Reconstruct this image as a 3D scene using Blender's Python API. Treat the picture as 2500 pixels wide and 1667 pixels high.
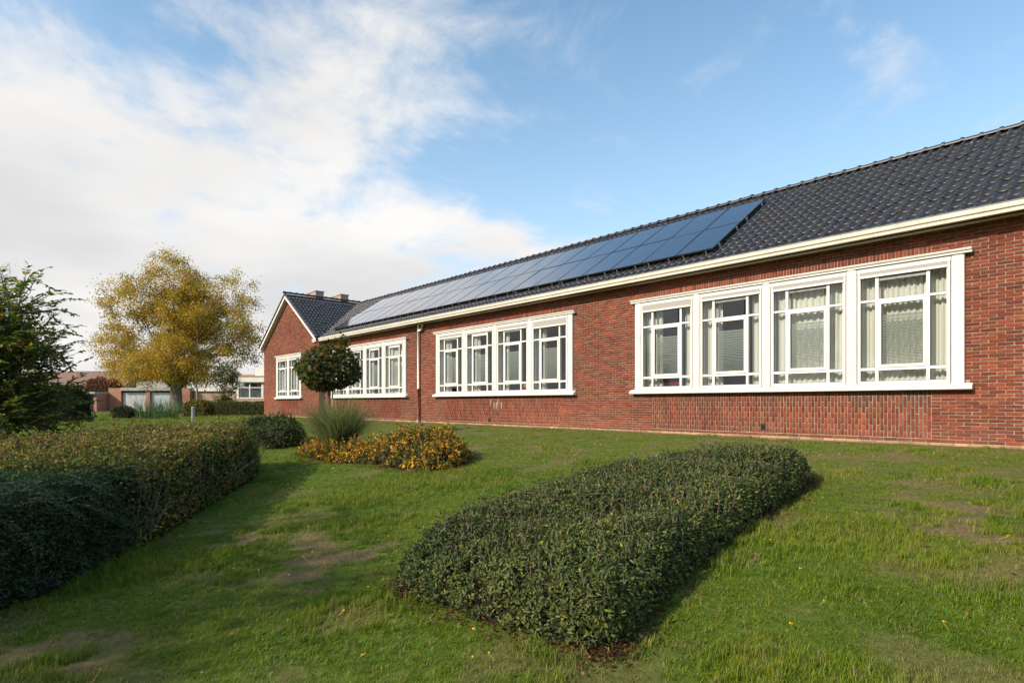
import bpy, math, random
import numpy as np
from mathutils import Matrix, Vector

for _o in list(bpy.data.objects):
    bpy.data.objects.remove(_o)
scene = bpy.context.scene
COL = scene.collection
R = math.radians
rng = np.random.default_rng(7)
random.seed(7)

# ------------------------------------------------------------------ camera
CZ = 1.6
YAW = R(42.3916)                    # angle between the view axis and the long wall
FWD = np.array([-math.cos(YAW), math.sin(YAW)])
RGT = np.array([math.sin(YAW), math.cos(YAW)])
cam_d = bpy.data.cameras.new('camera')
cam = bpy.data.objects.new('camera', cam_d)
COL.objects.link(cam)
cam.location = (0, 0, CZ)
cam.rotation_euler = (R(90), 0, R(90) - YAW)
cam_d.sensor_width = 36
cam_d.lens = 20.16
cam_d.shift_y = 0.0602
cam_d.clip_start = 0.05
cam_d.clip_end = 3000
scene.camera = cam

# ------------------------------------------------------------------ light
SUN_EL, SUN_AZ = R(32), R(189)       # azimuth clockwise from +Y, where the light comes from
to_sun = Vector((math.sin(SUN_AZ) * math.cos(SUN_EL), math.cos(SUN_AZ) * math.cos(SUN_EL), math.sin(SUN_EL)))
sd = bpy.data.lights.new('sun', 'SUN')
sd.energy = 4.1
sd.angle = R(0.6)
sd.color = (1.0, 0.885, 0.73)
sun = bpy.data.objects.new('sun', sd)
COL.objects.link(sun)
sun.rotation_euler = to_sun.to_track_quat('Z', 'Y').to_euler()
sun.location = (-20, -25, 30)

world = bpy.data.worlds.new('World')
scene.world = world
world.use_nodes = True
wn, wl = world.node_tree.nodes, world.node_tree.links
wn.clear()
w_out = wn.new('ShaderNodeOutputWorld')
w_bg = wn.new('ShaderNodeBackground')
w_bg.inputs['Strength'].default_value = 0.15
wl.new(w_bg.outputs[0], w_out.inputs[0])
w_sky = wn.new('ShaderNodeTexSky')
w_sky.sky_type = 'NISHITA'
w_sky.sun_disc = False
w_sky.sun_elevation = SUN_EL
w_sky.sun_rotation = SUN_AZ
w_sky.altitude = 20
w_sky.air_density = 1.0
w_sky.dust_density = 1.2
w_sky.ozone_density = 1.0


def wnode(t, **kw):
    n = wn.new(t)
    for k, v in kw.items():
        setattr(n, k, v)
    return n


def wmath(op, a, b=None, clamp=False):
    n = wn.new('ShaderNodeMath')
    n.operation = op
    n.use_clamp = clamp
    for i, v in enumerate((a, b)):
        if v is None:
            continue
        if isinstance(v, (int, float)):
            n.inputs[i].default_value = v
        else:
            wl.new(v, n.inputs[i])
    return n.outputs[0]


tc = wn.new('ShaderNodeTexCoord')
nrm = wnode('ShaderNodeVectorMath', operation='NORMALIZE')
wl.new(tc.outputs['Generated'], nrm.inputs[0])
sep = wn.new('ShaderNodeSeparateXYZ')
wl.new(nrm.outputs[0], sep.inputs[0])
zc = wmath('MAXIMUM', sep.outputs['Z'], 0.0)
den = wmath('ADD', zc, 0.16)
px = wmath('DIVIDE', sep.outputs['X'], den)
py = wmath('DIVIDE', sep.outputs['Y'], den)
cmb = wn.new('ShaderNodeCombineXYZ')
wl.new(px, cmb.inputs[0])
wl.new(py, cmb.inputs[1])


def wnoise(scale, detail, rough, off, dist=0.0):
    m = wn.new('ShaderNodeMapping')
    m.inputs['Location'].default_value = off
    wl.new(cmb.outputs[0], m.inputs[0])
    n = wn.new('ShaderNodeTexNoise')
    n.inputs['Scale'].default_value = scale
    n.inputs['Detail'].default_value = detail
    n.inputs['Roughness'].default_value = rough
    n.inputs['Distortion'].default_value = dist
    wl.new(m.outputs[0], n.inputs['Vector'])
    return n.outputs['Fac']


n_big = wnoise(1.15, 9, 0.58, (3.1, 7.7, 1.3), 0.35)
n_wisp = wnoise(3.2, 8, 0.62, (1.2, 2.4, 0.0), 0.5)
n_tone = wnoise(0.9, 5, 0.5, (9.0, 4.0, 2.0), 0.2)
side = wnode('ShaderNodeVectorMath', operation='DOT_PRODUCT')
wl.new(nrm.outputs[0], side.inputs[0])
side.inputs[1].default_value = (RGT[0], RGT[1], 0)
sv = side.outputs['Value']
bank = wmath('MULTIPLY', wmath('SUBTRACT', 0.0, sv), 0.95)           # the cloud bank fills the left of the sky
bank = wmath('MINIMUM', wmath('MAXIMUM', bank, -0.30), 0.24)
low = wmath('MULTIPLY', wmath('SUBTRACT', 0.42, zc), 0.38)             # and thickens towards the horizon
low = wmath('MAXIMUM', low, -0.06)
n_sharp = wmath('ADD', wmath('MULTIPLY', wmath('SUBTRACT', n_big, 0.5), 1.45), 0.5)
cov = wmath('ADD', wmath('ADD', n_sharp, bank), low)
cov = wmath('ADD', cov, wmath('MULTIPLY', wmath('SUBTRACT', n_wisp, 0.5), 0.55))
mr = wnode('ShaderNodeMapRange', interpolation_type='SMOOTHSTEP')
wl.new(cov, mr.inputs['Value'])
mr.inputs['From Min'].default_value = 0.46
mr.inputs['From Max'].default_value = 0.80
cl = wn.new('ShaderNodeValToRGB')
cl.color_ramp.elements[0].position = 0.36
cl.color_ramp.elements[0].color = (3.7, 3.7, 3.75, 1)
cl.color_ramp.elements[1].position = 0.66
cl.color_ramp.elements[1].color = (4.9, 4.8, 4.68, 1)
wl.new(n_tone, cl.inputs[0])
wmix = wnode('ShaderNodeMix', data_type='RGBA')
n_puff = wnoise(2.1, 7, 0.6, (5.5, 1.1, 3.0), 0.4)                     # small loose clouds in the clear part
pf_ = wnode('ShaderNodeMapRange', interpolation_type='SMOOTHSTEP')
wl.new(n_puff, pf_.inputs['Value'])
pf_.inputs['From Min'].default_value = 0.585
pf_.inputs['From Max'].default_value = 0.76
wl.new(wmath('MAXIMUM', mr.outputs[0], wmath('MULTIPLY', pf_.outputs[0], 0.45)), wmix.inputs['Factor'])
veil = wmath('POWER', wmath('SUBTRACT', 1.0, wmath('MULTIPLY', zc, 1.35), True), 1.9)     # thin high haze, thicker low down
veil = wmath('ADD', wmath('MULTIPLY', veil, 0.80), 0.03)
vmix = wnode('ShaderNodeMix', data_type='RGBA')
wl.new(veil, vmix.inputs['Factor'])
hsv = wn.new('ShaderNodeHueSaturation')
hsv.inputs['Hue'].default_value = 0.488
hsv.inputs['Saturation'].default_value = 1.16
hsv.inputs['Value'].default_value = 1.15
wl.new(w_sky.outputs[0], hsv.inputs['Color'])
wl.new(hsv.outputs[0], vmix.inputs['A'])
vmix.inputs['B'].default_value = (3.9, 4.75, 5.6, 1)
wl.new(vmix.outputs['Result'], wmix.inputs['A'])
wl.new(cl.outputs[0], wmix.inputs['B'])
wl.new(wmix.outputs['Result'], w_bg.inputs['Color'])

scene.view_settings.view_transform = 'Standard'
scene.view_settings.look = 'None'
scene.view_settings.exposure = 0.45
scene.view_settings.gamma = 1.0
scene.view_settings.use_curve_mapping = False
scene.render.engine = 'CYCLES'
scene.cycles.max_bounces = 8
scene.cycles.transparent_max_bounces = 16
scene.cycles.caustics_reflective = False
scene.cycles.caustics_refractive = False


# ------------------------------------------------------------------ helpers
class MB:
    """collects polygons for one mesh"""
    def __init__(self):
        self.v, self.f, self.c = [], [], []

    def add(self, vs, fs, col=None):
        n = len(self.v)
        self.v += [tuple(p) for p in vs]
        self.f += [tuple(i + n for i in f) for f in fs]
        self.c += [col or (1, 1, 1)] * len(vs)

    def box(self, x0, x1, y0, y1, z0, z1, col=None):
        vs = [(x0, y0, z0), (x1, y0, z0), (x1, y1, z0), (x0, y1, z0), (x0, y0, z1), (x1, y0, z1), (x1, y1, z1), (x0, y1, z1)]
        self.add(vs, [(0, 3, 2, 1), (4, 5, 6, 7), (0, 1, 5, 4), (1, 2, 6, 5), (2, 3, 7, 6), (3, 0, 4, 7)], col)

    def prism(self, prof, x0, x1, col=None):
        """profile of (y, z) points swept along x"""
        n = len(prof)
        vs = [(x0, p[0], p[1]) for p in prof] + [(x1, p[0], p[1]) for p in prof]
        fs = [(i, (i + 1) % n, n + (i + 1) % n, n + i) for i in range(n)]
        fs += [tuple(range(n))[::-1], tuple(range(n, 2 * n))]
        self.add(vs, fs, col)

    def vprism(self, prof, z0, z1, col=None):
        n = len(prof)
        vs = [(p[0], p[1], z0) for p in prof] + [(p[0], p[1], z1) for p in prof]
        fs = [(i, (i + 1) % n, n + (i + 1) % n, n + i) for i in range(n)]
        fs += [tuple(range(n))[::-1], tuple(range(n, 2 * n))]
        self.add(vs, fs, col)

    def tube(self, pts, rad, n=6, col=None):
        pts = [Vector(p) for p in pts]
        if not hasattr(rad, '__len__'):
            rad = [rad] * len(pts)
        vs, fs = [], []
        for i, p in enumerate(pts):
            d = (pts[min(i + 1, len(pts) - 1)] - pts[max(i - 1, 0)]).normalized()
            a = Vector((0, 0, 1)) if abs(d.z) < 0.9 else Vector((1, 0, 0))
            u = d.cross(a).normalized()
            w = d.cross(u)
            for k in range(n):
                t = 2 * math.pi * k / n
                vs.append(p + (u * math.cos(t) + w * math.sin(t)) * rad[i])
        for i in range(len(pts) - 1):
            for k in range(n):
                fs.append((i * n + k, i * n + (k + 1) % n, (i + 1) * n + (k + 1) % n, (i + 1) * n + k))
        fs.append(tuple(range(n)))
        fs.append(tuple(range((len(pts) - 1) * n, len(pts) * n))[::-1])
        self.add(vs, fs, col)


def link(o, parent=None):
    COL.objects.link(o)
    if parent is not None:
        o.parent = parent
        o.matrix_parent_inverse = Matrix.Translation(Vector(parent.get('_w', (0, 0, 0)))).inverted()
    return o


def finish_mesh(name, me, mat, parent=None, smooth=False):
    if mat:
        me.materials.append(mat)
    if smooth:
        me.polygons.foreach_set('use_smooth', [True] * len(me.polygons))
    return link(bpy.data.objects.new(name, me), parent)


def build(name, mb, mat, parent=None, smooth=False, color=False):
    me = bpy.data.meshes.new(name)
    me.from_pydata(mb.v, [], mb.f)
    if color:
        a = me.attributes.new('col', 'FLOAT_COLOR', 'POINT')
        cc = np.ones((len(mb.v), 4), np.float32)
        cc[:, :3] = np.array(mb.c, np.float32)
        a.data.foreach_set('color', cc.ravel())
    return finish_mesh(name, me, mat, parent, smooth)


def np_mesh(name, verts, faces, mat, parent=None, col=None, smooth=False):
    """verts (N,3); faces (M,k), k = 3 or 4; col (N,3)"""
    me = bpy.data.meshes.new(name)
    M, k = faces.shape
    me.vertices.add(len(verts))
    me.vertices.foreach_set('co', np.ascontiguousarray(verts, np.float32).ravel())
    me.loops.add(M * k)
    me.loops.foreach_set('vertex_index', np.ascontiguousarray(faces, np.int32).ravel())
    me.polygons.add(M)
    me.polygons.foreach_set('loop_start', np.arange(0, M * k, k, dtype=np.int32))
    me.update(calc_edges=True)
    if col is not None:
        a = me.attributes.new('col', 'FLOAT_COLOR', 'POINT')
        cc = np.ones((len(verts), 4), np.float32)
        cc[:, :3] = col
        a.data.foreach_set('color', cc.ravel())
    return finish_mesh(name, me, mat, parent, smooth)


def empty(name, loc, label=None, cat=None, group=None):
    o = bpy.data.objects.new(name, None)
    COL.objects.link(o)
    o.location = loc
    o.empty_display_size = 0.3
    o['_w'] = tuple(float(v) for v in loc)
    tag(o, label, cat, group)
    return o


def tag(o, label=None, cat=None, group=None, kind=None):
    for k, v in (('label', label), ('category', cat), ('group', group), ('kind', kind)):
        if v:
            o[k] = v
    return o


def smooth(t):
    t = np.clip(t, 0, 1)
    return t * t * (3 - 2 * t)


def hash3(i, j, k, seed):
    n = (i * 374761393 + j * 668265263 + k * 2147483647 + seed * 1274126177) & 0xFFFFFFFF
    n = ((n ^ (n >> 13)) * 1274126177) & 0xFFFFFFFF
    n = n ^ (n >> 16)
    return (n & 0xFFFF) / 65535.0


def vnoise(x, y, z=0.0, seed=1):
    x, y, z = np.broadcast_arrays(np.asarray(x, float), np.asarray(y, float), np.asarray(z, float))
    xi, yi, zi = np.floor(x).astype(np.int64), np.floor(y).astype(np.int64), np.floor(z).astype(np.int64)
    fx, fy, fz = smooth(x - xi), smooth(y - yi), smooth(z - zi)
    r = 0
    for a in (0, 1):
        for b in (0, 1):
            for c in (0, 1):
                w = (fx if a else 1 - fx) * (fy if b else 1 - fy) * (fz if c else 1 - fz)
                r = r + w * hash3(xi + a, yi + b, zi + c, seed)
    return r


def fbm(x, y, z=0.0, seed=1, octv=4):
    r, a, s = 0, 0.5, 1.0
    for o in range(octv):
        r = r + a * vnoise(np.asarray(x) * s, np.asarray(y) * s, np.asarray(z) * s, seed + o)
        a, s = a * 0.5, s * 2.03
    return r


def ground_z(x, y):
    x, y = np.asarray(x, float), np.asarray(y, float)
    t = np.clip((y - 0.5) / 11.0, 0, 1)
    t = 0.5 * t + 0.5 * smooth(t)
    tx = smooth((-x - 12) / 16.0)
    return 0.84 * (1 - (1 - t) * (1 - tx))


def gz(x, y):
    return float(ground_z(x, y))


# ------------------------------------------------------------------ materials
def new_mat(name):
    m = bpy.data.materials.new(name)
    m.use_nodes = True
    nt = m.node_tree
    nt.nodes.clear()
    out = nt.nodes.new('ShaderNodeOutputMaterial')
    return m, nt, out


def N(nt, t, **kw):
    n = nt.nodes.new(t)
    for k, v in kw.items():
        setattr(n, k, v)
    return n


def noise_tex(nt, scale, detail=4, rough=0.55, coord='pos'):
    n = N(nt, 'ShaderNodeTexNoise')
    n.inputs['Scale'].default_value = scale
    n.inputs['Detail'].default_value = detail
    n.inputs['Roughness'].default_value = rough
    g = N(nt, 'ShaderNodeNewGeometry')
    nt.links.new(g.outputs['Position'], n.inputs['Vector'])
    return n.outputs['Fac']


def ramp(nt, src, stops):
    r = N(nt, 'ShaderNodeValToRGB')
    e = r.color_ramp.elements
    while len(e) < len(stops):
        e.new(0.5)
    for i, (p, c) in enumerate(stops):
        e[i].position = p
        e[i].color = (c[0], c[1], c[2], 1)
    nt.links.new(src, r.inputs[0])
    return r.outputs[0]


def principled(nt, out, base=None, rough=0.6, spec=0.4, metal=0.0, bump=None, bump_d=0.002):
    b = N(nt, 'ShaderNodeBsdfPrincipled')
    if isinstance(base, tuple):
        b.inputs['Base Color'].default_value = (*base, 1)
    elif base is not None:
        nt.links.new(base, b.inputs['Base Color'])
    if isinstance(rough, (int, float)):
        b.inputs['Roughness'].default_value = rough
    else:
        nt.links.new(rough, b.inputs['Roughness'])
    b.inputs['Specular IOR Level'].default_value = spec
    b.inputs['Metallic'].default_value = metal
    if bump is not None:
        bp = N(nt, 'ShaderNodeBump')
        bp.inputs['Distance'].default_value = bump_d
        bp.inputs['Strength'].default_value = 0.8
        nt.links.new(bump, bp.inputs['Height'])
        nt.links.new(bp.outputs[0], b.inputs['Normal'])
    if out is not None:
        nt.links.new(b.outputs[0], out.inputs[0])
    return b


def mat_noise(name, c0, c1, scale=8.0, rough=0.6, spec=0.4, bump_d=0.0, lo=0.35, hi=0.65, metal=0.0):
    m, nt, out = new_mat(name)
    f = noise_tex(nt, scale)
    base = ramp(nt, f, [(lo, c0), (hi, c1)])
    bmp = noise_tex(nt, scale * 6) if bump_d else None
    principled(nt, out, base, rough, spec, metal, bmp, bump_d)
    return m


def mat_brick(name):
    """colour per brick: vertex colours of the joined brickwork, or the object colour of a single brick"""
    m, nt, out = new_mat(name)
    at = N(nt, 'ShaderNodeAttribute', attribute_name='col')
    oi = N(nt, 'ShaderNodeObjectInfo')
    add = N(nt, 'ShaderNodeMix', data_type='RGBA', blend_type='ADD')
    add.inputs['Factor'].default_value = 1
    nt.links.new(at.outputs['Color'], add.inputs['A'])
    nt.links.new(oi.outputs['Color'], add.inputs['B'])
    f = noise_tex(nt, 28, 5, 0.65)
    k = ramp(nt, f, [(0.25, (0.55, 0.55, 0.58)), (0.5, (1, 1, 1)), (0.75, (1.28, 1.22, 1.2))])
    mul = N(nt, 'ShaderNodeMix', data_type='RGBA', blend_type='MULTIPLY')
    mul.inputs['Factor'].default_value = 0.75
    nt.links.new(add.outputs['Result'], mul.inputs['A'])
    nt.links.new(k, mul.inputs['B'])
    principled(nt, out, mul.outputs['Result'], 0.85, 0.25, 0, noise_tex(nt, 70, 5, 0.6), 0.006)
    return m


def mat_leaf(name, trans=0.3, rough=0.55, spec=0.18):
    m, nt, out = new_mat(name)
    at = N(nt, 'ShaderNodeAttribute', attribute_name='col')
    b = principled(nt, None, at.outputs['Color'], rough, spec)
    t = N(nt, 'ShaderNodeBsdfTranslucent')
    hs = N(nt, 'ShaderNodeHueSaturation')
    hs.inputs['Saturation'].default_value = 1.15
    hs.inputs['Value'].default_value = 1.25
    nt.links.new(at.outputs['Color'], hs.inputs['Color'])
    nt.links.new(hs.outputs[0], t.inputs[0])
    mx = N(nt, 'ShaderNodeMixShader')
    mx.inputs[0].default_value = trans
    nt.links.new(b.outputs[0], mx.inputs[1])
    nt.links.new(t.outputs[0], mx.inputs[2])
    nt.links.new(mx.outputs[0], out.inputs[0])
    return m


def mat_glass(name, tint=(0.86, 0.9, 0.88), refl=1.0):
    m, nt, out = new_mat(name)
    g = N(nt, 'ShaderNodeNewGeometry')
    dt = N(nt, 'ShaderNodeVectorMath', operation='DOT_PRODUCT')
    nt.links.new(g.outputs['Incoming'], dt.inputs[0])
    nt.links.new(g.outputs['Normal'], dt.inputs[1])
    ab = N(nt, 'ShaderNodeMath', operation='ABSOLUTE')
    nt.links.new(dt.outputs['Value'], ab.inputs[0])
    inv = N(nt, 'ShaderNodeMath', operation='SUBTRACT')
    inv.inputs[0].default_value = 1.0
    nt.links.new(ab.outputs[0], inv.inputs[1])
    pw = N(nt, 'ShaderNodeMath', operation='POWER')
    nt.links.new(inv.outputs[0], pw.inputs[0])
    pw.inputs[1].default_value = 5.0
    mu = N(nt, 'ShaderNodeMath', operation='MULTIPLY_ADD', use_clamp=True)
    nt.links.new(pw.outputs[0], mu.inputs[0])
    mu.inputs[1].default_value = 0.95                                # both faces of the pane reflect
    mu.inputs[2].default_value = 0.075 * refl
    tr = N(nt, 'ShaderNodeBsdfTransparent')
    tr.inputs[0].default_value = (*tint, 1)
    gl = N(nt, 'ShaderNodeBsdfGlossy')
    gl.inputs['Roughness'].default_value = 0.01
    gl.inputs['Color'].default_value = (0.95, 0.97, 1, 1)
    mx = N(nt, 'ShaderNodeMixShader')
    nt.links.new(mu.outputs[0], mx.inputs[0])
    nt.links.new(tr.outputs[0], mx.inputs[1])
    nt.links.new(gl.outputs[0], mx.inputs[2])
    nt.links.new(mx.outputs[0], out.inputs[0])
    return m


def mat_cloth(name, c, trans=0.35):
    m, nt, out = new_mat(name)
    b = principled(nt, None, c, 0.9, 0.1)
    t = N(nt, 'ShaderNodeBsdfTranslucent')
    t.inputs[0].default_value = (*c, 1)
    mx = N(nt, 'ShaderNodeMixShader')
    mx.inputs[0].default_value = trans
    nt.links.new(b.outputs[0], mx.inputs[1])
    nt.links.new(t.outputs[0], mx.inputs[2])
    nt.links.new(mx.outputs[0], out.inputs[0])
    return m


def mat_film(name):
    m, nt, out = new_mat(name)
    b = N(nt, 'ShaderNodeBsdfDiffuse')
    b.inputs[0].default_value = (0.30, 0.32, 0.29, 1)
    t = N(nt, 'ShaderNodeBsdfTransparent')
    mx = N(nt, 'ShaderNodeMixShader')
    mx.inputs[0].default_value = 0.48
    nt.links.new(b.outputs[0], mx.inputs[1])
    nt.links.new(t.outputs[0], mx.inputs[2])
    nt.links.new(mx.outputs[0], out.inputs[0])
    return m


def mat_solar(name):
    """dark blue cells behind glass, fine bright conductor lines along the slope"""
    m, nt, out = new_mat(name)
    tc_ = N(nt, 'ShaderNodeTexCoord')
    sp = N(nt, 'ShaderNodeSeparateXYZ')
    nt.links.new(tc_.outputs['Object'], sp.inputs[0])
    w = N(nt, 'ShaderNodeMath', operation='MULTIPLY')
    nt.links.new(sp.outputs['X'], w.inputs[0])
    w.inputs[1].default_value = 1 / 0.0262
    fr = N(nt, 'ShaderNodeMath', operation='FRACT')
    nt.links.new(w.outputs[0], fr.inputs[0])
    base = ramp(nt, fr.outputs[0], [(0.0, (0.06, 0.08, 0.11)), (0.16, (0.06, 0.08, 0.11)), (0.2, (0.008, 0.013, 0.028)), (1.0, (0.008, 0.013, 0.028))])
    b = principled(nt, out, base, 0.16, 0.6)
    b.inputs['Coat Weight'].default_value = 1.0
    b.inputs['Coat Roughness'].default_value = 0.05
    b.inputs['Coat IOR'].default_value = 1.46
    return m


def mat_trim(name, c0, c1):
    """outdoor paint: slight tone changes, thin dirt runs and specks"""
    m, nt, out = new_mat(name)
    base = ramp(nt, noise_tex(nt, 2.6, 5), [(0.35, c0), (0.65, c1)])
    g = N(nt, 'ShaderNodeNewGeometry')
    mp = N(nt, 'ShaderNodeMapping')
    mp.inputs['Scale'].default_value = (26, 26, 1.4)
    nt.links.new(g.outputs['Position'], mp.inputs[0])
    st = N(nt, 'ShaderNodeTexNoise')
    st.inputs['Scale'].default_value = 1.0
    st.inputs['Detail'].default_value = 5
    nt.links.new(mp.outputs[0], st.inputs['Vector'])
    k = ramp(nt, st.outputs['Fac'], [(0.56, (0, 0, 0)), (0.78, (0.5, 0.5, 0.5))])
    mx = N(nt, 'ShaderNodeMix', data_type='RGBA')
    nt.links.new(k, mx.inputs['Factor'])
    nt.links.new(base, mx.inputs['A'])
    mx.inputs['B'].default_value = (0.30, 0.27, 0.21, 1)
    principled(nt, out, mx.outputs['Result'], 0.6, 0.3, 0, noise_tex(nt, 40, 4), 0.001)
    return m


M = {}
M['brick'] = mat_brick('brick')
M['mortar'] = mat_noise('mortar', (0.24, 0.195, 0.14), (0.37, 0.305, 0.225), 14, 0.95, 0.1, 0.004)
M['white'] = mat_trim('white_paint', (0.62, 0.605, 0.56), (0.70, 0.685, 0.645))
M['pvc'] = mat_noise('white_plastic', (0.66, 0.65, 0.615), (0.72, 0.71, 0.675), 3.0, 0.35, 0.45)
M['cream'] = mat_trim('cream_paint', (0.53, 0.49, 0.41), (0.61, 0.565, 0.485))
M['zinc'] = mat_noise('zinc', (0.16, 0.17, 0.18), (0.26, 0.27, 0.28), 9, 0.5, 0.4, metal=0.3)
M['dark'] = mat_noise('dark_gap', (0.012, 0.012, 0.012), (0.02, 0.02, 0.02), 10, 0.8)
M['screen'] = mat_noise('screen_cloth', (0.34, 0.325, 0.30), (0.38, 0.365, 0.34), 60, 0.9, 0.1)
M['glass'] = mat_glass('window_glass')
M['curtain'] = mat_cloth('curtain_cloth', (0.82, 0.80, 0.73), 0.25)
M['film'] = mat_film('frosted_film')
M['plaster'] = mat_noise('plaster', (0.44, 0.40, 0.32), (0.50, 0.46, 0.38), 2.0, 0.9, 0.1)
M['floorcov'] = mat_noise('floor_cover', (0.10, 0.08, 0.06), (0.14, 0.11, 0.08), 3.0, 0.6)
M['solar'] = mat_solar('solar_glass')
M['panel_frame'] = mat_noise('panel_frame', (0.018, 0.017, 0.017), (0.03, 0.028, 0.026), 5, 0.4)
M['clamp'] = mat_noise('clamp_metal', (0.42, 0.42, 0.42), (0.55, 0.55, 0.54), 12, 0.35, metal=0.8)
M['pipe_white'] = mat_noise('pipe_white', (0.70, 0.68, 0.62), (0.78, 0.76, 0.70), 4, 0.5)
M['pipe_brown'] = mat_noise('pipe_brown', (0.13, 0.045, 0.03), (0.22, 0.08, 0.05), 12, 0.7)
M['concrete'] = mat_noise('concrete', (0.30, 0.28, 0.25), (0.42, 0.40, 0.36), 3, 0.9, 0.2)
M['beige_brick'] = mat_noise('beige_brick', (0.36, 0.25, 0.18), (0.46, 0.33, 0.25), 9, 0.9, 0.2)
M['bark'] = mat_noise('bark', (0.10, 0.08, 0.06), (0.24, 0.21, 0.17), 14, 0.95, 0.1, 0.02)
M['twig'] = mat_noise('twig', (0.12, 0.085, 0.06), (0.26, 0.19, 0.14), 20, 0.9, 0.1)
M['soil'] = mat_noise('leaf_litter', (0.035, 0.018, 0.010), (0.10, 0.05, 0.028), 40, 0.95, 0.1, 0.02)
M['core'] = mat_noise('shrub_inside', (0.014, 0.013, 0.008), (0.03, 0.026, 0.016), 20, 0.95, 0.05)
M['leaf'] = mat_leaf('leaf', 0.28)
M['leaf_gloss'] = mat_leaf('leaf_glossy', 0.2, 0.5, 0.22)
M['leaf_thin'] = mat_leaf('leaf_thin', 0.42)


def mat_tile():
    m, nt, out = new_mat('roof_tile')
    f = noise_tex(nt, 3.0, 6, 0.65)
    c = ramp(nt, f, [(0.3, (0.017, 0.018, 0.023)), (0.7, (0.032, 0.032, 0.037))])
    f2 = noise_tex(nt, 26, 6, 0.7)
    lich = ramp(nt, f2, [(0.60, (0, 0, 0)), (0.72, (1, 1, 1))])
    mx = N(nt, 'ShaderNodeMix', data_type='RGBA')
    mlt = N(nt, 'ShaderNodeMath', operation='MULTIPLY')
    nt.links.new(lich, mlt.inputs[0])
    mlt.inputs[1].default_value = 0.3
    nt.links.new(mlt.outputs[0], mx.inputs['Factor'])
    nt.links.new(c, mx.inputs['A'])
    mx.inputs['B'].default_value = (0.15, 0.13, 0.10, 1)
    principled(nt, out, mx.outputs['Result'], 0.36, 0.55, 0, noise_tex(nt, 120, 3), 0.002)
    return m


def mat_tile_edge():
    return mat_noise('tile_edge', (0.05, 0.046, 0.040), (0.15, 0.13, 0.10), 16, 0.9, 0.1)


M['tile'] = mat_tile()
M['tile_edge'] = mat_tile_edge()



def mat_ground():
    m, nt, out = new_mat('lawn_soil')
    f = noise_tex(nt, 9.0, 6, 0.65)
    green = ramp(nt, f, [(0.3, (0.045, 0.075, 0.010)), (0.55, (0.085, 0.135, 0.016)), (0.75, (0.12, 0.15, 0.030))])
    dry = ramp(nt, noise_tex(nt, 30.0, 6, 0.7), [(0.3, (0.075, 0.048, 0.028)), (0.7, (0.27, 0.19, 0.105))])
    at = N(nt, 'ShaderNodeAttribute', attribute_name='dry')
    mx = N(nt, 'ShaderNodeMix', data_type='RGBA')
    nt.links.new(at.outputs['Fac'], mx.inputs['Factor'])
    nt.links.new(green, mx.inputs['A'])
    nt.links.new(dry, mx.inputs['B'])
    principled(nt, out, mx.outputs['Result'], 0.95, 0.1, 0, noise_tex(nt, 25, 5, 0.7), 0.03)
    return m


def mat_grass():
    m, nt, out = new_mat('grass_blades')
    f = noise_tex(nt, 1.1, 4, 0.6)
    green = ramp(nt, f, [(0.28, (0.094, 0.178, 0.009)), (0.5, (0.160, 0.235, 0.014)), (0.72, (0.245, 0.268, 0.030))])
    oi = N(nt, 'ShaderNodeAttribute', attribute_name='tone', attribute_type='INSTANCER')
    dr = N(nt, 'ShaderNodeAttribute', attribute_name='dry', attribute_type='INSTANCER')
    var = ramp(nt, oi.outputs['Fac'], [(0.0, (0.55, 0.6, 0.6)), (0.5, (1, 1, 1)), (1.0, (1.5, 1.25, 1.1))])
    mu = N(nt, 'ShaderNodeMix', data_type='RGBA', blend_type='MULTIPLY')
    mu.inputs['Factor'].default_value = 1
    nt.links.new(green, mu.inputs['A'])
    nt.links.new(var, mu.inputs['B'])
    mx = N(nt, 'ShaderNodeMix', data_type='RGBA')
    nt.links.new(dr.outputs['Fac'], mx.inputs['Factor'])
    nt.links.new(mu.outputs['Result'], mx.inputs['A'])
    mx.inputs['B'].default_value = (0.34, 0.25, 0.12, 1)
    b = principled(nt, None, mx.outputs['Result'], 0.5, 0.3)
    t = N(nt, 'ShaderNodeBsdfTranslucent')
    nt.links.new(mx.outputs['Result'], t.inputs[0])
    ms = N(nt, 'ShaderNodeMixShader')
    ms.inputs[0].default_value = 0.35
    nt.links.new(b.outputs[0], ms.inputs[1])
    nt.links.new(t.outputs[0], ms.inputs[2])
    nt.links.new(ms.outputs[0], out.inputs[0])
    return m


M['ground'] = mat_ground()
M['grass'] = mat_grass()

# ------------------------------------------------------------------ ground
DRY = [(-5.3, 2.45, 0.75), (-4.95, 2.0, 0.45), (-5.9, 2.6, 0.5), (-4.7, 0.35, 0.42), (-4.4, 0.55, 0.3), (-7.4, 1.95, 0.35), (-6.6, 2.1, 0.4),
       (-1.4, 7.4, 0.55), (-1.0, 6.6, 0.5), (-0.2, 5.4, 0.35), (-3.0, 1.35, 0.3), (-1.2, 2.2, 0.25), (-5.6, 5.6, 0.4)]


X_COR_ = -27.9


def dryness(x, y):
    x, y = np.asarray(x, float), np.asarray(y, float)
    n = fbm(x * 4.6, y * 4.6, 0, 31, 5)
    d = np.zeros_like(x)
    for cx, cy, r in DRY:
        q = np.hypot(x - cx, y - cy) / r
        d = np.maximum(d, smooth((0.85 - q + (n - 0.47) * 4.6) / 1.1) * 0.9)
    speck = smooth((fbm(x * 1.6, y * 1.6, 0, 77, 5) - 0.56) / 0.14) * 0.4
    wall = smooth((y - 4.5) / 6.0) * 0.42 * (x > -27)
    d = np.maximum(d, smooth((y - 12.18 + (n - .47) * .5) / .16) * (x > X_COR_) * .95)
    return np.clip(np.maximum(d, speck) + wall * smooth((n - 0.36) / 0.2), 0, 1)


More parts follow.
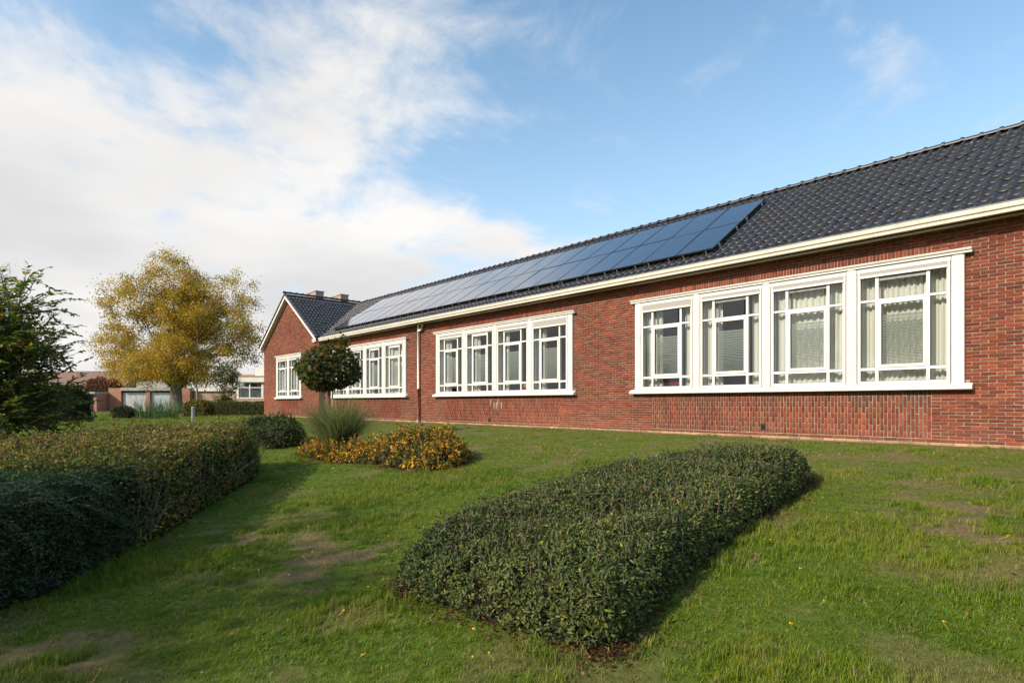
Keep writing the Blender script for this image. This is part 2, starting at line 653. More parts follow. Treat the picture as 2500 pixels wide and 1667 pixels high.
def axis(lo, hi, a, b, fine):
    mid = np.arange(a, b + fine / 2, fine)
    left, s, x = [], fine, a
    while x > lo:
        s *= 1.35
        x -= s
        left.append(max(x, lo))
    right, s, x = [], fine, b
    while x < hi:
        s *= 1.35
        x += s
        right.append(min(x, hi))
    return np.array(left[::-1] + list(mid) + right)


gx, gy = axis(-900, 900, -22, 6, 0.16), axis(-900, 900, -3, 13.2, 0.16)
GX, GY = np.meshgrid(gx, gy, indexing='ij')
GZ = ground_z(GX, GY) + (fbm(GX * 0.8, GY * 0.8, 0, 5, 3) - 0.45) * 0.05 * (np.hypot(GX, GY) < 60)
nx, ny = len(gx), len(gy)
idx = np.arange(nx * ny).reshape(nx, ny)
gf = np.stack([idx[:-1, :-1], idx[1:, :-1], idx[1:, 1:], idx[:-1, 1:]], -1).reshape(-1, 4)
ground = np_mesh('ground', np.stack([GX, GY, GZ], -1).reshape(-1, 3), gf, M['ground'], smooth=True)
_a = ground.data.attributes.new('dry', 'FLOAT', 'POINT')
_a.data.foreach_set('value', dryness(GX, GY).ravel().astype(np.float32))
tag(ground, 'green lawn rising gently towards the brick building', None, None, 'structure')

# ------------------------------------------------------------------ the brick building
WY, GYW = 12.60, 12.30                # brick faces: long wall, gable wall
X_END, X_COR, X_GL = 4.0, -27.93, -35.72
Z_PL, Z_SOF = 0.90, 4.70              # top of the plinth, gutter soffit
CH, BL, BW, BH = 0.062, 0.222, 0.211, 0.0505
WIN_W, POST, UNIT = 6.89, 0.19, 1.485
WZ0, WZ1 = 1.835, 4.29                # window: underside of sill, top of cornice
WINS = [(-5.505, WY, 4), (-14.58, WY, 4), (-23.6, WY, 4), (-31.79, GYW, 2)]

bld = empty('brick_building', (-16, 14, 0.8), 'long single-storey red brick building with white windows and dark tiled roof', 'building')


def win_x(w):
    n = w[2]
    half = (n * UNIT + (n + 1) * POST) / 2
    return w[0] - half, w[0] + half


def brick_colour(x, z, n):
    base = np.array([[0.190, 0.046, 0.027], [0.155, 0.040, 0.027], [0.235, 0.056, 0.028], [0.128, 0.037, 0.027], [0.25, 0.066, 0.031]])
    c = base[rng.choice(5, n, p=[0.40, 0.24, 0.24, 0.05, 0.07])] * rng.uniform(0.85, 1.15, (n, 1))
    big = fbm(x * 0.5, z * 0.9, 0, 12, 3)[:, None]
    c = c * (0.72 + 0.66 * big)
    f = np.clip((1.35 - z) / 0.5, 0, 1)[:, None] * rng.uniform(0.3, 1, (n, 1)) * 0.42      # dusty bloom at the foot
    c = c * (1 - f) + np.array([0.25, 0.115, 0.082]) * f
    for wc in (-5.5, -14.58, -23.6, -31.8):                                             # grey run-off marks below the sills
        hw_ = 3.4 if wc > -30 else 1.7
        un = (np.abs(x - wc) < hw_) & (z > 1.35) & (z < 1.84)
        g_ = (un * np.clip((z - 1.35) / 0.4, 0, 1) * np.clip(fbm(x * 2.2, z * 0.5, 0, 44, 3) * 2.6 - 0.85, 0, 1))[:, None] * 0.65
        c = c * (1 - g_) + np.array([0.085, 0.06, 0.05]) * g_
    c = c * np.array([0.90, 0.90, 0.86])
    st = (np.abs(x + 14.75) < 0.5) & (z > 1.45) & (z < 1.8) & (rng.random(n) < 0.22 * (fbm(x * 6, z * 0.6, 0, 3, 2) > 0.36))
    c[st] = c[st] * 0.45 + np.array([0.22, 0.2, 0.17])                                                          # lime runs under the middle window
    return c


bricks = []                           # cx, cz, half w, half h, face y


def lay(x0, x1, z, y, gaps, shift):
    segs = [(x0, x1)]
    for a, b in gaps:
        segs = [s for p, q in segs for s in ((p, min(q, a)), (max(p, b), q)) if s[1] - s[0] > 0.03]
    for p, q in segs:
        k = math.floor((p - shift) / BL)
        while shift + k * BL < q:
            a, b = max(shift + k * BL, p), min(shift + (k + 1) * BL, q)
            if a == p and b - a < 0.06:
                k += 1
                b = min(shift + (k + 1) * BL, q)
            elif q - b < 0.06 and b < q:
                b, k = q, k + 1
            if b - a > 0.02:
                bricks.append(((a + b) / 2, z + BH / 2, (b - a - (BL - BW)) / 2, BH / 2, y))
            k += 1


n_course = int((Z_SOF + 0.05 - Z_PL) / CH)
SOLD0, SOLD1 = WZ1 - 0.012, Z_PL + 58 * CH
PAN_IN = 0.49
for k in range(n_course):
    z = Z_PL + k * CH
    gaps, ggaps = [], []
    for w in WINS:
        a, b = win_x(w)
        g_ = gaps if w[1] == WY else ggaps
        if z + BH > WZ0 and z < WZ0 + 0.13:
            g_.append((a - 0.06, b + 0.06))
        elif z + BH > WZ0 and z < WZ1 - 0.1:
            g_.append((a, b))
        elif z + BH > WZ1 - 0.1 and z < WZ1:
            g_.append((a - 0.06, b + 0.06))
        elif z + BH > SOLD0 and z < SOLD1:
            g_.append((a + PAN_IN, b - PAN_IN))
        elif k >= 1 and z < WZ0:
            g_.append((a + PAN_IN, b - PAN_IN))
    sh = (k % 2) * BL / 2 + 0.03
    lay(X_COR, X_END, z, WY, gaps, sh)
    # gable courses end on the rake
    lo, hi = X_GL, X_COR
    lay(lo, hi, z, GYW, ggaps, sh)
G_CX, G_SL = -31.85, 0.667
Z_GR = 7.66                            # tile plane at the gable ridge
k = n_course
while True:
    z = Z_PL + k * CH
    half = (Z_GR - 0.28 - (z + BH)) / G_SL
    if half < 0.15:
        break
    vent = [(-31.72 - 0.03, -31.72 + 0.03)] if 5.35 < z < 6.1 else []
    lay(max(G_CX - half, X_GL), min(G_CX + half, X_COR), z, GYW, vent, (k % 2) * BL / 2 + 0.03)
    k += 1
hb = len(bricks)
for w in WINS:                         # upright bricks: soldier course over, panel under each window
    a, b = win_x(w)
    a, b = a + PAN_IN, b - PAN_IN
    n = int((b - a) / CH)
    for i in range(n):
        cx = a + (i + 0.5) * (b - a) / n
        bricks.append((cx, (SOLD0 + SOLD1 - 0.011) / 2, BH / 2, (SOLD1 - SOLD0 - 0.011) / 2, w[1]))
        z = Z_PL + CH + (0 if i % 2 else -BL / 2)
        while z < WZ0 - 0.03:
            p, q = max(z, Z_PL + CH), min(z + BL, WZ0 + 0.01)
            if q - p > 0.04:
                bricks.append((cx, (p + q) / 2, BH / 2, (q - p - 0.011) / 2, w[1]))
            z += BL
B = np.array(bricks)
is_up = np.arange(len(B)) >= hb
bcol = brick_colour(B[:, 0], B[:, 1], len(B))
# plinth of yellowish soft bricks under the wall
pl = []
for z in (Z_PL - CH, Z_PL - 2 * CH):
    x = X_COR - 0.02
    while x < X_END:
        wd = rng.uniform(0.17, 0.25)
        pl.append((x + wd / 2, z + BH / 2, wd / 2 - 0.006, BH / 2, WY))
        x += wd
    x = X_GL
    while x < X_COR:
        wd = rng.uniform(0.17, 0.25)
        pl.append((x + wd / 2, z + BH / 2, wd / 2 - 0.006, BH / 2, GYW))
        x += wd
PLB = np.array(pl)
plc = np.array([0.40, 0.27, 0.15]) * rng.uniform(0.6, 1.15, (len(pl), 1)) * np.array([1, 1, 1])
UNITB = np.array([[sx, sy, sz] for sy in (0, 1, 2) for sx, sz in ((-1, -1), (1, -1), (1, 1), (-1, 1))], float)
BF = []
for r_ in (0, 4):
    for i in range(4):
        BF.append((r_ + i, r_ + (i + 1) % 4, r_ + 4 + (i + 1) % 4, r_ + 4 + i))
BF.append((8, 9, 10, 11))
BF = np.array(BF)


def brick_verts(hw, hh, jit):
    """rows of 12 vertices: back ring, front ring, chamfered face; y is negative outwards"""
    n = len(hw)
    v = np.repeat(UNITB[None], n, 0)
    hx = np.stack([hw, hw, hw - 0.0035], 1)
    hz = np.stack([hh, hh, hh - 0.0035], 1)
    yy = np.array([0.03, 0.0035, 0.0])
    ring = UNITB[:, 1].astype(int)
    out = np.empty((n, 12, 3))
    out[:, :, 0] = v[:, :, 0] * hx[:, ring]
    out[:, :, 2] = v[:, :, 2] * hz[:, ring]
    out[:, :, 1] = yy[ring]
    j = rng.normal(0, jit, (n, 4, 3)) * np.array([1.2, 0.6, 1.0])
    for q in (1, 2):
        out[:, q * 4:q * 4 + 4] += j
    return out


# the mortar wall with its openings
wall = MB()


def wall_run(x0, x1, yf, ws):
    xs = [x0]
    for w in sorted(ws, key=lambda t: t[0]):
        a, b = win_x(w)
        xs += [a + 0.02, b - 0.02]
    xs.append(x1)
    for i in range(0, len(xs), 2):
        wall.box(xs[i], xs[i + 1], yf + 0.009, yf + 0.28, 0.4, Z_SOF + 0.12)
    for i in range(1, len(xs) - 1, 2):
        wall.box(xs[i], xs[i + 1], yf + 0.009, yf + 0.28, 0.4, WZ0 + 0.06)
        wall.box(xs[i], xs[i + 1], yf + 0.009, yf + 0.28, WZ1 - 0.06, Z_SOF + 0.12)


wall_run(X_COR - 0.05, X_END, WY, [w for w in WINS if w[1] == WY])
wall_run(X_GL, X_COR - 0.003, GYW, [w for w in WINS if w[1] == GYW])
h0 = Z_SOF + 0.12
hw0 = (Z_GR - 0.2 - h0) / G_SL
x_l, x_r = max(G_CX - hw0, X_GL), min(G_CX + hw0, X_COR)
wall.prism([(GYW + 0.009, h0), (GYW + 0.28, h0), (GYW + 0.28, h0 + 0.0), (GYW + 0.009, h0)], x_l, x_l + 0.01)
gv = [(x_l, h0), (x_r, h0), (x_r, min(Z_GR - 0.2 - (x_r - G_CX) * G_SL, 9)), (G_CX, Z_GR - 0.2), (x_l, Z_GR - 0.2 - (G_CX - x_l) * G_SL)]
wall.add([(x, GYW + 0.009, z) for x, z in gv] + [(x, GYW + 0.28, z) for x, z in gv],
         [(0, 1, 2, 3, 4), (9, 8, 7, 6, 5)] + [(i, (i + 1) % 5, 5 + (i + 1) % 5, 5 + i) for i in range(5)])
# side and back walls
wall.box(X_COR - 0.28, X_COR, GYW + 0.285, WY + 0.4, 0.4, Z_SOF + 0.1)
wall.box(X_GL, X_GL + 0.28, GYW + 0.285, 21.0, 0.4, Z_SOF + 0.3)
wall.box(X_END - 0.28, X_END, WY + 0.285, 20.0, 0.4, Z_SOF + 0.1)
wall.box(X_GL, X_END, 20.0, 20.3, 0.4, Z_SOF + 0.1)
for w in WINS[:3]:
    a, b = win_x(w)
    wall.box(b + 1.0, b + 1.15, WY + 0.285, 19.99, 0.4, Z_SOF)
wall_o = build('wall', wall, M['mortar'], bld)

inner = MB()
inner.box(X_GL + 0.3, X_END - 0.3, 19.7, 19.98, 0.9, 4.5)
inner.box(X_GL + 0.3, X_END - 0.3, WY + 0.3, 19.97, 4.5, 4.6)
build('inner_lining', inner, M['plaster'], bld)
fl = MB()
fl.box(X_GL + 0.3, X_END - 0.3, WY + 0.3, 19.96, 0.75, 1.05)
build('floor', fl, M['floorcov'], bld)

# which bricks show largest: near ones in the frame
Zc_ = B[:, 0] * FWD[0] + B[:, 4] * FWD[1]
Xc_ = B[:, 0] * RGT[0] + B[:, 4] * RGT[1]
inframe = (np.abs(Xc_ / Zc_) < 0.89) & (np.minimum(B[:, 2], B[:, 3]) > 0.02) & (np.maximum(B[:, 2], B[:, 3]) > 0.1)
size = np.where(inframe, (1 + Xc_ / Zc_ / 0.9129) / Zc_ * np.where(is_up, 0.85, 1), 0)
top = np.argsort(-size)[:296]
single = np.zeros(len(B), bool)
single[top] = True


def brick_mesh(nm, bat, cols, parent):
    v = brick_verts(bat[:, 2], bat[:, 3], 0.0016)
    v[:, :, 0] += bat[:, 0:1]
    v[:, :, 2] += bat[:, 1:2]
    v[:, :, 1] += bat[:, 4:5] + rng.normal(0, 0.0012, (len(bat), 1))
    f = (BF[None] + (np.arange(len(bat)) * 12)[:, None, None]).reshape(-1, 4)
    o = np_mesh(nm, v.reshape(-1, 3), f, M['brick'], parent, np.repeat(cols, 12, 0))
    o.color = (0, 0, 0, 1)
    return o


tag(brick_mesh('brickwork', B[~single], bcol[~single], wall_o), kind='stuff')
tag(brick_mesh('plinth_bricks', PLB, plc, wall_o), kind='stuff')
proto = []
for i in range(6):
    v = brick_verts(np.array([BW / 2]), np.array([BH / 2]), 0.0018)[0]
    me = bpy.data.meshes.new('brick')
    me.from_pydata(v.tolist(), [], BF.tolist())
    me.materials.append(M['brick'])
    proto.append(me)
for i in np.where(single)[0]:
    o = bpy.data.objects.new('brick', proto[int(rng.integers(6))])
    link(o, wall_o)
    o.location = (B[i, 0], B[i, 4] + rng.normal(0, 0.0012), B[i, 1])
    if is_up[i]:
        o.rotation_euler = (0, R(90), 0)
        o.scale = (B[i, 3] / (BW / 2), 1, 1)
    else:
        o.scale = (B[i, 2] / (BW / 2), 1, 1)
    o.color = (*[float(c) for c in bcol[i]], 1)

# small air vents low in the wall
for vx, vz, vy in ((-14.95, 0.97, WY), (-22.9, 1.0, WY), (-5.6, 1.02, WY), (-33.2, 1.02, GYW)):
    m = MB()
    for q in range(4):
        m.box(vx - 0.05, vx + 0.05, vy - 0.012, vy + 0.01, vz + q * 0.03, vz + q * 0.03 + 0.014)
    m.box(vx - 0.055, vx + 0.055, vy - 0.004, vy + 0.012, vz - 0.01, vz + 0.125)
    build('air_vent', m, M['dark'], bld)
m = MB()
m.box(-31.75, -31.69, GYW + 0.004, GYW + 0.02, 5.35, 6.12)
build('gable_slit', m, M['dark'], bld)

# ---------------------------------------------------------------- gutter, downpipe
gut = MB()
prof = [(WY - 0.01, Z_SOF), (12.20, Z_SOF), (12.20, Z_SOF + 0.055), (12.175, Z_SOF + 0.075), (12.175, Z_SOF + 0.15), (12.20, Z_SOF + 0.15), (12.20, Z_SOF + 0.10), (WY - 0.01, Z_SOF + 0.10)]
gut.prism(prof, -28.5, X_END + 0.2)
gutter = build('gutter', gut, M['cream'], bld)
rim = MB()
rim.tube([(-28.5, 12.19, Z_SOF + 0.162), (X_END + 0.2, 12.19, Z_SOF + 0.162)], 0.014, 8)
build('gutter_rim', rim, M['zinc'], gutter)
for sx in (-25.5, -19.6, -13.4, -8.2, -3.9):
    m = MB()
    m.prism([(p - 0.002, q) for p, q in ((12.20, Z_SOF + 0.002), (12.20, Z_SOF + 0.055), (12.175, Z_SOF + 0.075), (12.175, Z_SOF + 0.15))] + [(12.21, Z_SOF + 0.15), (12.21, Z_SOF + 0.002)], sx, sx + 0.006)
    build('gutter_seam', m, M['concrete'], gutter)
m = MB()
m.box(-36.12, -35.6, 12.08, 12.42, Z_SOF - 0.02, Z_SOF + 0.12)
m.box(-36.16, -35.6, 12.05, 12.45, Z_SOF + 0.12, Z_SOF + 0.17)
m.box(-36.12, -35.78, 12.42, 21, Z_SOF - 0.02, Z_SOF + 0.12)
build('side_gutter', m, M['cream'], bld)
PX = -19.2
m = MB()
m.tube([(PX, 12.52, Z_SOF - 0.02), (PX, 12.52, 2.17)], 0.04, 12)
bend = [(PX + 0.30, 12.50, Z_SOF + 0.01), (PX + 0.30, 12.50, Z_SOF - 0.13), (PX + 0.27, 12.50, Z_SOF - 0.2), (PX + 0.2, 12.50, Z_SOF - 0.245), (PX + 0.1, 12.51, Z_SOF - 0.25), (PX, 12.52, Z_SOF - 0.25)]
m.tube(bend, 0.043, 12)
pipe = build('downpipe', m, M['pipe_white'], bld, smooth=True)
m = MB()
m.tube([(PX, 12.52, 2.168), (PX, 12.52, 0.98)], 0.044, 12)
build('lower_pipe', m, M['pipe_brown'], pipe, smooth=True)
m = MB()
m.tube([(PX, 12.52, 0.985), (PX, 12.50, 0.82)], 0.05, 12)
build('pipe_shoe', m, M['concrete'], pipe, smooth=True)
for z in (2.15, 1.95, 1.15):
    m = MB()
    m.tube([(PX, 12.52, z - 0.02), (PX, 12.52, z + 0.02)], 0.052, 12)
    m.box(PX - 0.01, PX + 0.01, 12.52, 12.6, z - 0.012, z + 0.012)
    build('bracket', m, M['pipe_brown'], pipe)

# ---------------------------------------------------------------- windows
NTH = ['nearest', 'middle', 'farthest', 'gable']
WHERE = ['nearest window', 'middle window', 'window beside the maple', 'two-light gable window']
drop = {0: [0.13, 0.06, 0.07, 0.06], 1: [0.09, 0.02, 0.09, 0.16], 2: [0.1, 0.06, 0.02, 0.02], 3: [0.12, 0.12]}
# curtains: which lights are closed right across
full = {0: [0, 0, 1, 1], 1: [0, 0, 0, 0], 2: [0, 0, 0, 1], 3: [0, 0]}
TR0, TR1 = 0.625 + 1.6, 0.68 + 1.6
TS0, TS1 = 1.942 + 1.6, 1.985 + 1.6
for wi, w in enumerate(WINS):
    x0, x1 = win_x(w)
    y = w[1]
    n = w[2]
    sur = MB()
    for i in range(n + 1):
        p = x0 + i * (UNIT + POST)
        pr = []
        if 0 < i < n:
            for t in range(9):
                a = math.pi * t / 8
                pr.append((p + POST / 2 - math.cos(a) * POST / 2, y - 0.055 - math.sin(a) * 0.035))
        else:
            for t in range(9):
                a = math.pi * t / 8
                pr.append((p + POST / 2 - math.cos(a) * POST / 2, y - 0.045 - math.sin(a) ** 0.5 * 0.03))
        pr += [(p + POST, y + 0.2), (p, y + 0.2)]
        sur.vprism(pr, WZ0 + 0.09, WZ1 - 0.08)
    sur.box(x0 + 0.004, x1 - 0.004, y + 0.0, y + 0.2, WZ1 - 0.19, WZ1 - 0.075)
    win = build('window', sur, M['white'], bld)
    m = MB()
    prof = [(y + 0.2, WZ0 + 0.005), (y - 0.13, WZ0), (y - 0.15, WZ0 + 0.012), (y - 0.15, WZ0 + 0.05), (y - 0.13, WZ0 + 0.075), (y - 0.04, WZ0 + 0.118), (y + 0.2, WZ0 + 0.118)]
    m.prism(prof, x0 - 0.115, x1 + 0.115)
    build('sill', m, M['white'], win)
    m = MB()
    m.prism([(y + 0.03, WZ1 - 0.08), (y - 0.10, WZ1 - 0.08), (y - 0.10, WZ1 - 0.045), (y - 0.125, WZ1 - 0.035), (y - 0.135, WZ1 - 0.01), (y - 0.135, WZ1), (y + 0.03, WZ1 + 0.004)], x0 - 0.11, x1 + 0.11)
    build('cornice', m, M['white'], win)
    for u in range(n):
        a = x0 + POST + u * (UNIT + POST)
        b = a + UNIT
        yg = y - 0.012                 # glass plane
        fz0, fz1 = WZ0 + 0.118, WZ1 - 0.08
        f = MB()
        # outer frame and guide rails
        f.box(a + 0.012, a + 0.062, yg - 0.05, yg + 0.05, fz0 + 0.004, fz1 - 0.1)
        f.box(b - 0.062, b - 0.012, yg - 0.05, yg + 0.05, fz0 + 0.004, fz1 - 0.1)
        f.box(a + 0.063, b - 0.063, yg - 0.04, yg + 0.045, fz0 + 0.004, fz0 + 0.066)
        f.box(a + 0.063, b - 0.063, yg - 0.04, yg + 0.045, fz1 - 0.19, fz1 - 0.1)
        c0, c1, c2, c3 = a + 0.31, a + 0.365, b - 0.365, b - 0.31
        for p, q in ((c0, c1), (c2, c3)):
            f.box(p, q, yg - 0.032, yg + 0.04, fz0 + 0.067, fz1 - 0.191)
        for p, q in ((a + 0.063, c0 - 0.001), (c1 + 0.001, c2 - 0.001), (c3 + 0.001, b - 0.063)):
            f.box(p, q, yg - 0.03, yg + 0.038, TR0, TR1)
            f.box(p, q, yg - 0.03, yg + 0.038, TS0, TS1)
        # opening sash in the middle
        s = 0.046
        f.box(c1 + 0.001, c2 - 0.001, yg - 0.045, yg + 0.03, TR1 + 0.001, TR1 + s + 0.01)
        f.box(c1 + 0.001, c2 - 0.001, yg - 0.045, yg + 0.03, TS0 - s - 0.01, TS0 - 0.001)
        f.box(c1 + 0.001, c1 + s, yg - 0.045, yg + 0.03, TR1 + s + 0.011, TS0 - s - 0.011)
        f.box(c2 - s, c2 - 0.001, yg - 0.045, yg + 0.03, TR1 + s + 0.011, TS0 - s - 0.011)
        build('casement', f, M['pvc'], win)
        cols = ((a + 0.062, c0), (c1, c2), (c3, b - 0.062))
        rows = ((fz0 + 0.066, TR0), (TR1, TS0), (TS1, fz1 - 0.19))
        for ci, (p, q) in enumerate(cols):
            for ri, (r0, r1) in enumerate(rows):
                mid = ci == 1 and ri == 1
                if mid:
                    p, q, r0, r1 = p + s, q - s, r0 + s + 0.01, r1 - s - 0.01
                t = rng.normal(0, 0.0012, 4)
                g = MB()
                g.add([(p, yg + t[0], r0), (q, yg + t[1], r0), (q, yg + t[2], r1), (p, yg + t[3], r1)], [(0, 1, 2, 3)])
                build('pane', g, M['glass'], win)
                e = MB()               # dark glazing gasket round the pane
                for bx in ((p, p + 0.008, r0, r1), (q - 0.008, q, r0, r1), (p + 0.009, q - 0.009, r0, r0 + 0.008), (p + 0.009, q - 0.009, r1 - 0.008, r1)):
                    e.box(bx[0], bx[1], yg - 0.010, yg - 0.005, bx[2], bx[3])
                build('gasket', e, M['dark'], win)
                if mid:
                    st = MB()
                    zt, pitch, gap = r1 - 0.21, 0.062, 0.010
                    while zt - 0.02 > r0:
                        st.box(p + 0.012, q - 0.012, yg + 0.008, yg + 0.010, max(zt - pitch + gap, r0), zt)
                        zt -= pitch
                        pitch = max(pitch * 0.955, 0.026)
                        gap = min(gap * 1.02, 0.013)
                    build('frosted_film', st, M['film'], win)
        # roller screen: housing, cloth, bottom bar
        m = MB()
        m.prism([(y + 0.03, fz1 - 0.1), (y - 0.055, fz1 - 0.1), (y - 0.065, fz1 - 0.09), (y - 0.065, fz1 - 0.012), (y - 0.05, fz1 - 0.002), (y + 0.03, fz1 - 0.002)], a + 0.004, b - 0.004)
        build('screen_housing', m, M['pvc'], win)
        d = drop[wi][u]
        m = MB()
        m.box(a + 0.05, b - 0.05, yg - 0.062, yg - 0.060, fz1 - 0.1 - d, fz1 - 0.1)
        build('screen_cloth', m, M['screen'], win)
        m = MB()
        m.box(a + 0.045, b - 0.045, yg - 0.074, yg - 0.052, fz1 - 0.1 - d - 0.04, fz1 - 0.1 - d)
        build('screen_bar', m, M['pvc'], win)
        # trickle vent in the head of the middle light
        m = MB()
        m.box(c1 + 0.01, c2 - 0.01, yg - 0.018, yg + 0.02, fz1 - 0.275, fz1 - 0.195)
        build('trickle_vent', m, M['zinc'] if wi == 0 else M['pvc'], win)
        # inner ledge and curtains
        m = MB()
        m.box(a - 0.02, b + 0.02, y + 0.205, y + 0.55, WZ0 + 0.04, WZ0 + 0.09)
        build('inner_ledge', m, M['plaster'], win)

        def curtain(p, q, where, amp=0.024):
            ns = max(int((q - p) / 0.012), 6)
            xs = np.linspace(p, q, ns + 1)
            zs = np.linspace(WZ0 + 0.1, WZ1 - 0.1, 14)
            ph = rng.uniform(0, 6)
            fold = rng.uniform(0.085, 0.12)
            X, Z = np.meshgrid(xs, zs, indexing='ij')
            yy = y + 0.17 + amp * np.sin(2 * np.pi * X / fold + ph + 0.9 * np.sin(X * 7 + ph) + 0.06 * np.sin(Z * 1.1 + X * 3)) + 0.010 * np.sin(X * 23 + ph * 2)
            ii = np.arange((ns + 1) * 14).reshape(ns + 1, 14)
            ff = np.stack([ii[:-1, :-1], ii[1:, :-1], ii[1:, 1:], ii[:-1, 1:]], -1).reshape(-1, 4)
            o = np_mesh('curtain', np.stack([X + 0.004 * np.sin(Z * 1.2 + ph), yy, Z], -1).reshape(-1, 3), ff, M['curtain'], smooth=True)
            lt = ['first', 'second', 'third', 'fourth'][u]
            tag(o, 'cream curtain %s, %s light of the %s' % (where, lt, WHERE[wi]), 'curtain', 'curtains inside the windows')

        if full[wi][u]:
            curtain(a - 0.03, b + 0.03, 'drawn right across')
        else:
            wl_ = 0.52 if wi != 3 else 0.36
            curtain(a + 0.0, a + wl_ * rng.uniform(0.75, 1.0), 'pulled to the left side')
            wr = {0: 0.36, 1: 0.17, 2: 0.15, 3: 0.18}[wi]
            curtain(b - wr * rng.uniform(0.8, 1.1), b + 0.02, 'bunched at the right side')

# things standing on the inner ledges
lz = WZ0 + 0.09


def ledge_thing(name, label, cat, mb, mat):
    return tag(build(name, mb, mat), label, cat)


M['teal'] = mat_noise('teal_plastic', (0.12, 0.42, 0.42), (0.2, 0.5, 0.5), 30, 0.3)
M['red'] = mat_noise('red_plastic', (0.42, 0.03, 0.025), (0.5, 0.04, 0.03), 10, 0.4)
M['wood'] = mat_noise('wood_veneer', (0.42, 0.22, 0.07), (0.52, 0.3, 0.11), 9, 0.5)
M['yellow'] = mat_noise('yellow_cloth', (0.75, 0.45, 0.03), (0.8, 0.52, 0.05), 9, 0.7)
M['paper'] = mat_noise('white_paper', (0.75, 0.74, 0.7), (0.8, 0.79, 0.76), 9, 0.8)
xa = win_x(WINS[0])[0] + POST
m = MB()
m.tube([(xa + 0.78, WY + 0.33, lz), (xa + 0.78, WY + 0.33, lz + 0.13), (xa + 0.78, WY + 0.33, lz + 0.15), (xa + 0.78, WY + 0.33, lz + 0.2)], [0.035, 0.035, 0.014, 0.012], 10)
m.box(xa + 0.74, xa + 0.79, WY + 0.322, WY + 0.338, lz + 0.195, lz + 0.21)
ledge_thing('soap_bottle', 'teal pump bottle on the ledge of the nearest window', 'bottle', m, M['teal'])
m = MB()
m.box(xa + 0.55, xa + 0.9, WY + 0.42, WY + 0.54, lz, lz + 0.19)
m.box(xa + 0.53, xa + 0.92, WY + 0.41, WY + 0.545, lz + 0.19, lz + 0.215)
ledge_thing('storage_box', 'red lidded box behind the teal bottle', 'box', m, M['red'])
xb = win_x(WINS[1])[0] + POST + 3 * (UNIT + POST)
m = MB()
m.box(xb + 0.62, xb + 0.88, WY + 0.28, WY + 0.42, lz, lz + 0.07)
m.add([(xb + 0.70, WY + 0.33, lz + 0.07), (xb + 0.8, WY + 0.33, lz + 0.07), (xb + 0.84, WY + 0.36, lz + 0.16), (xb + 0.74, WY + 0.35, lz + 0.14), (xb + 0.70, WY + 0.38, lz + 0.07), (xb + 0.8, WY + 0.38, lz + 0.07)],
      [(0, 1, 2, 3), (4, 3, 2, 5), (0, 3, 4), (1, 5, 2)])
ledge_thing('tissue_box', 'white tissue box with a tissue sticking up in the middle window', 'tissue box', m, M['paper'])
xb = win_x(WINS[1])[0] + POST + 2 * (UNIT + POST)
m = MB()
m.box(xb + 0.86, xb + 1.3, WY + 0.36, WY + 0.39, lz, lz + 0.34)
m.box(xb + 0.95, xb + 1.2, WY + 0.39, WY + 0.5, lz, lz + 0.02)
ledge_thing('wooden_board', 'light wooden board standing on the middle window ledge', 'board', m, M['wood'])
xb = win_x(WINS[1])[0] + POST + (UNIT + POST)
m = MB()
m.box(xb + 0.5, xb + 0.78, WY + 0.3, WY + 0.45, lz, lz + 0.09)
m.box(xb + 0.52, xb + 0.76, WY + 0.31, WY + 0.44, lz + 0.09, lz + 0.12)
ledge_thing('small_carton', 'small orange red carton on the ledge of the middle window', 'carton', m, M['red'])
xb = win_x(WINS[1])[0] + POST
m = MB()
for k_, (rr, zz) in enumerate(((0.03, 0.0), (0.075, 0.02), (0.08, 0.12), (0.05, 0.16))):
    pass
m.tube([(xb + 1.32, WY + 0.36, lz), (xb + 1.32, WY + 0.36, lz + 0.05), (xb + 1.32, WY + 0.36, lz + 0.6), (xb + 1.32, WY + 0.36, lz + 0.72), (xb + 1.32, WY + 0.36, lz + 0.8)], [0.05, 0.012, 0.012, 0.07, 0.03], 10)
ledge_thing('flower_stand', 'yellow paper flower on a stand in the middle window', 'ornament', m, M['yellow'])

# ---------------------------------------------------------------- roof
RP = 0.655                             # rise per metre of the long roof
RY0, RZ0 = 12.24, 4.83                 # lower edge of the tiles
RYR = 16.30
RZR = RZ0 + RP * (RYR - RY0)
cosp, sinp = 1 / math.hypot(1, RP), RP / math.hypot(1, RP)
SL = (RYR - RY0) / cosp
TW, NROW = 0.201, 15
TG = (SL - 0.02) / NROW
under = MB()
under.prism([(RY0 + 0.05, RZ0 - 0.06), (RYR, RZR - 0.06), (RYR + 4.2, RZR - 0.06 - 4.2 * RP), (RYR + 4.2, RZR - 0.2 - 4.2 * RP), (RYR, RZR - 0.2), (RY0 + 0.05, RZ0 - 0.16)], X_COR - 0.1, X_END + 0.3)
under.prism([(13.0, RZ0 - 0.06 + RP * (13.0 - RY0)), (RYR, RZR - 0.06), (RYR + 4.2, RZR - 0.06 - 4.2 * RP), (RYR + 4.2, RZR - 0.2 - 4.2 * RP), (RYR, RZR - 0.2), (13.0, RZ0 - 0.2 + RP * (13.0 - RY0))], -31.8, X_COR - 0.103)
roof = build('roof', under, M['dark'], bld)
PU = np.array([0, .10, .26, .42, .54, .62, .70, .79, .88, .95, 1.0, 1.06])
PZ = np.array([.012, .004, .0, .004, .014, .030, .043, .050, .045, .032, .016, .008])
NP_ = len(PU)


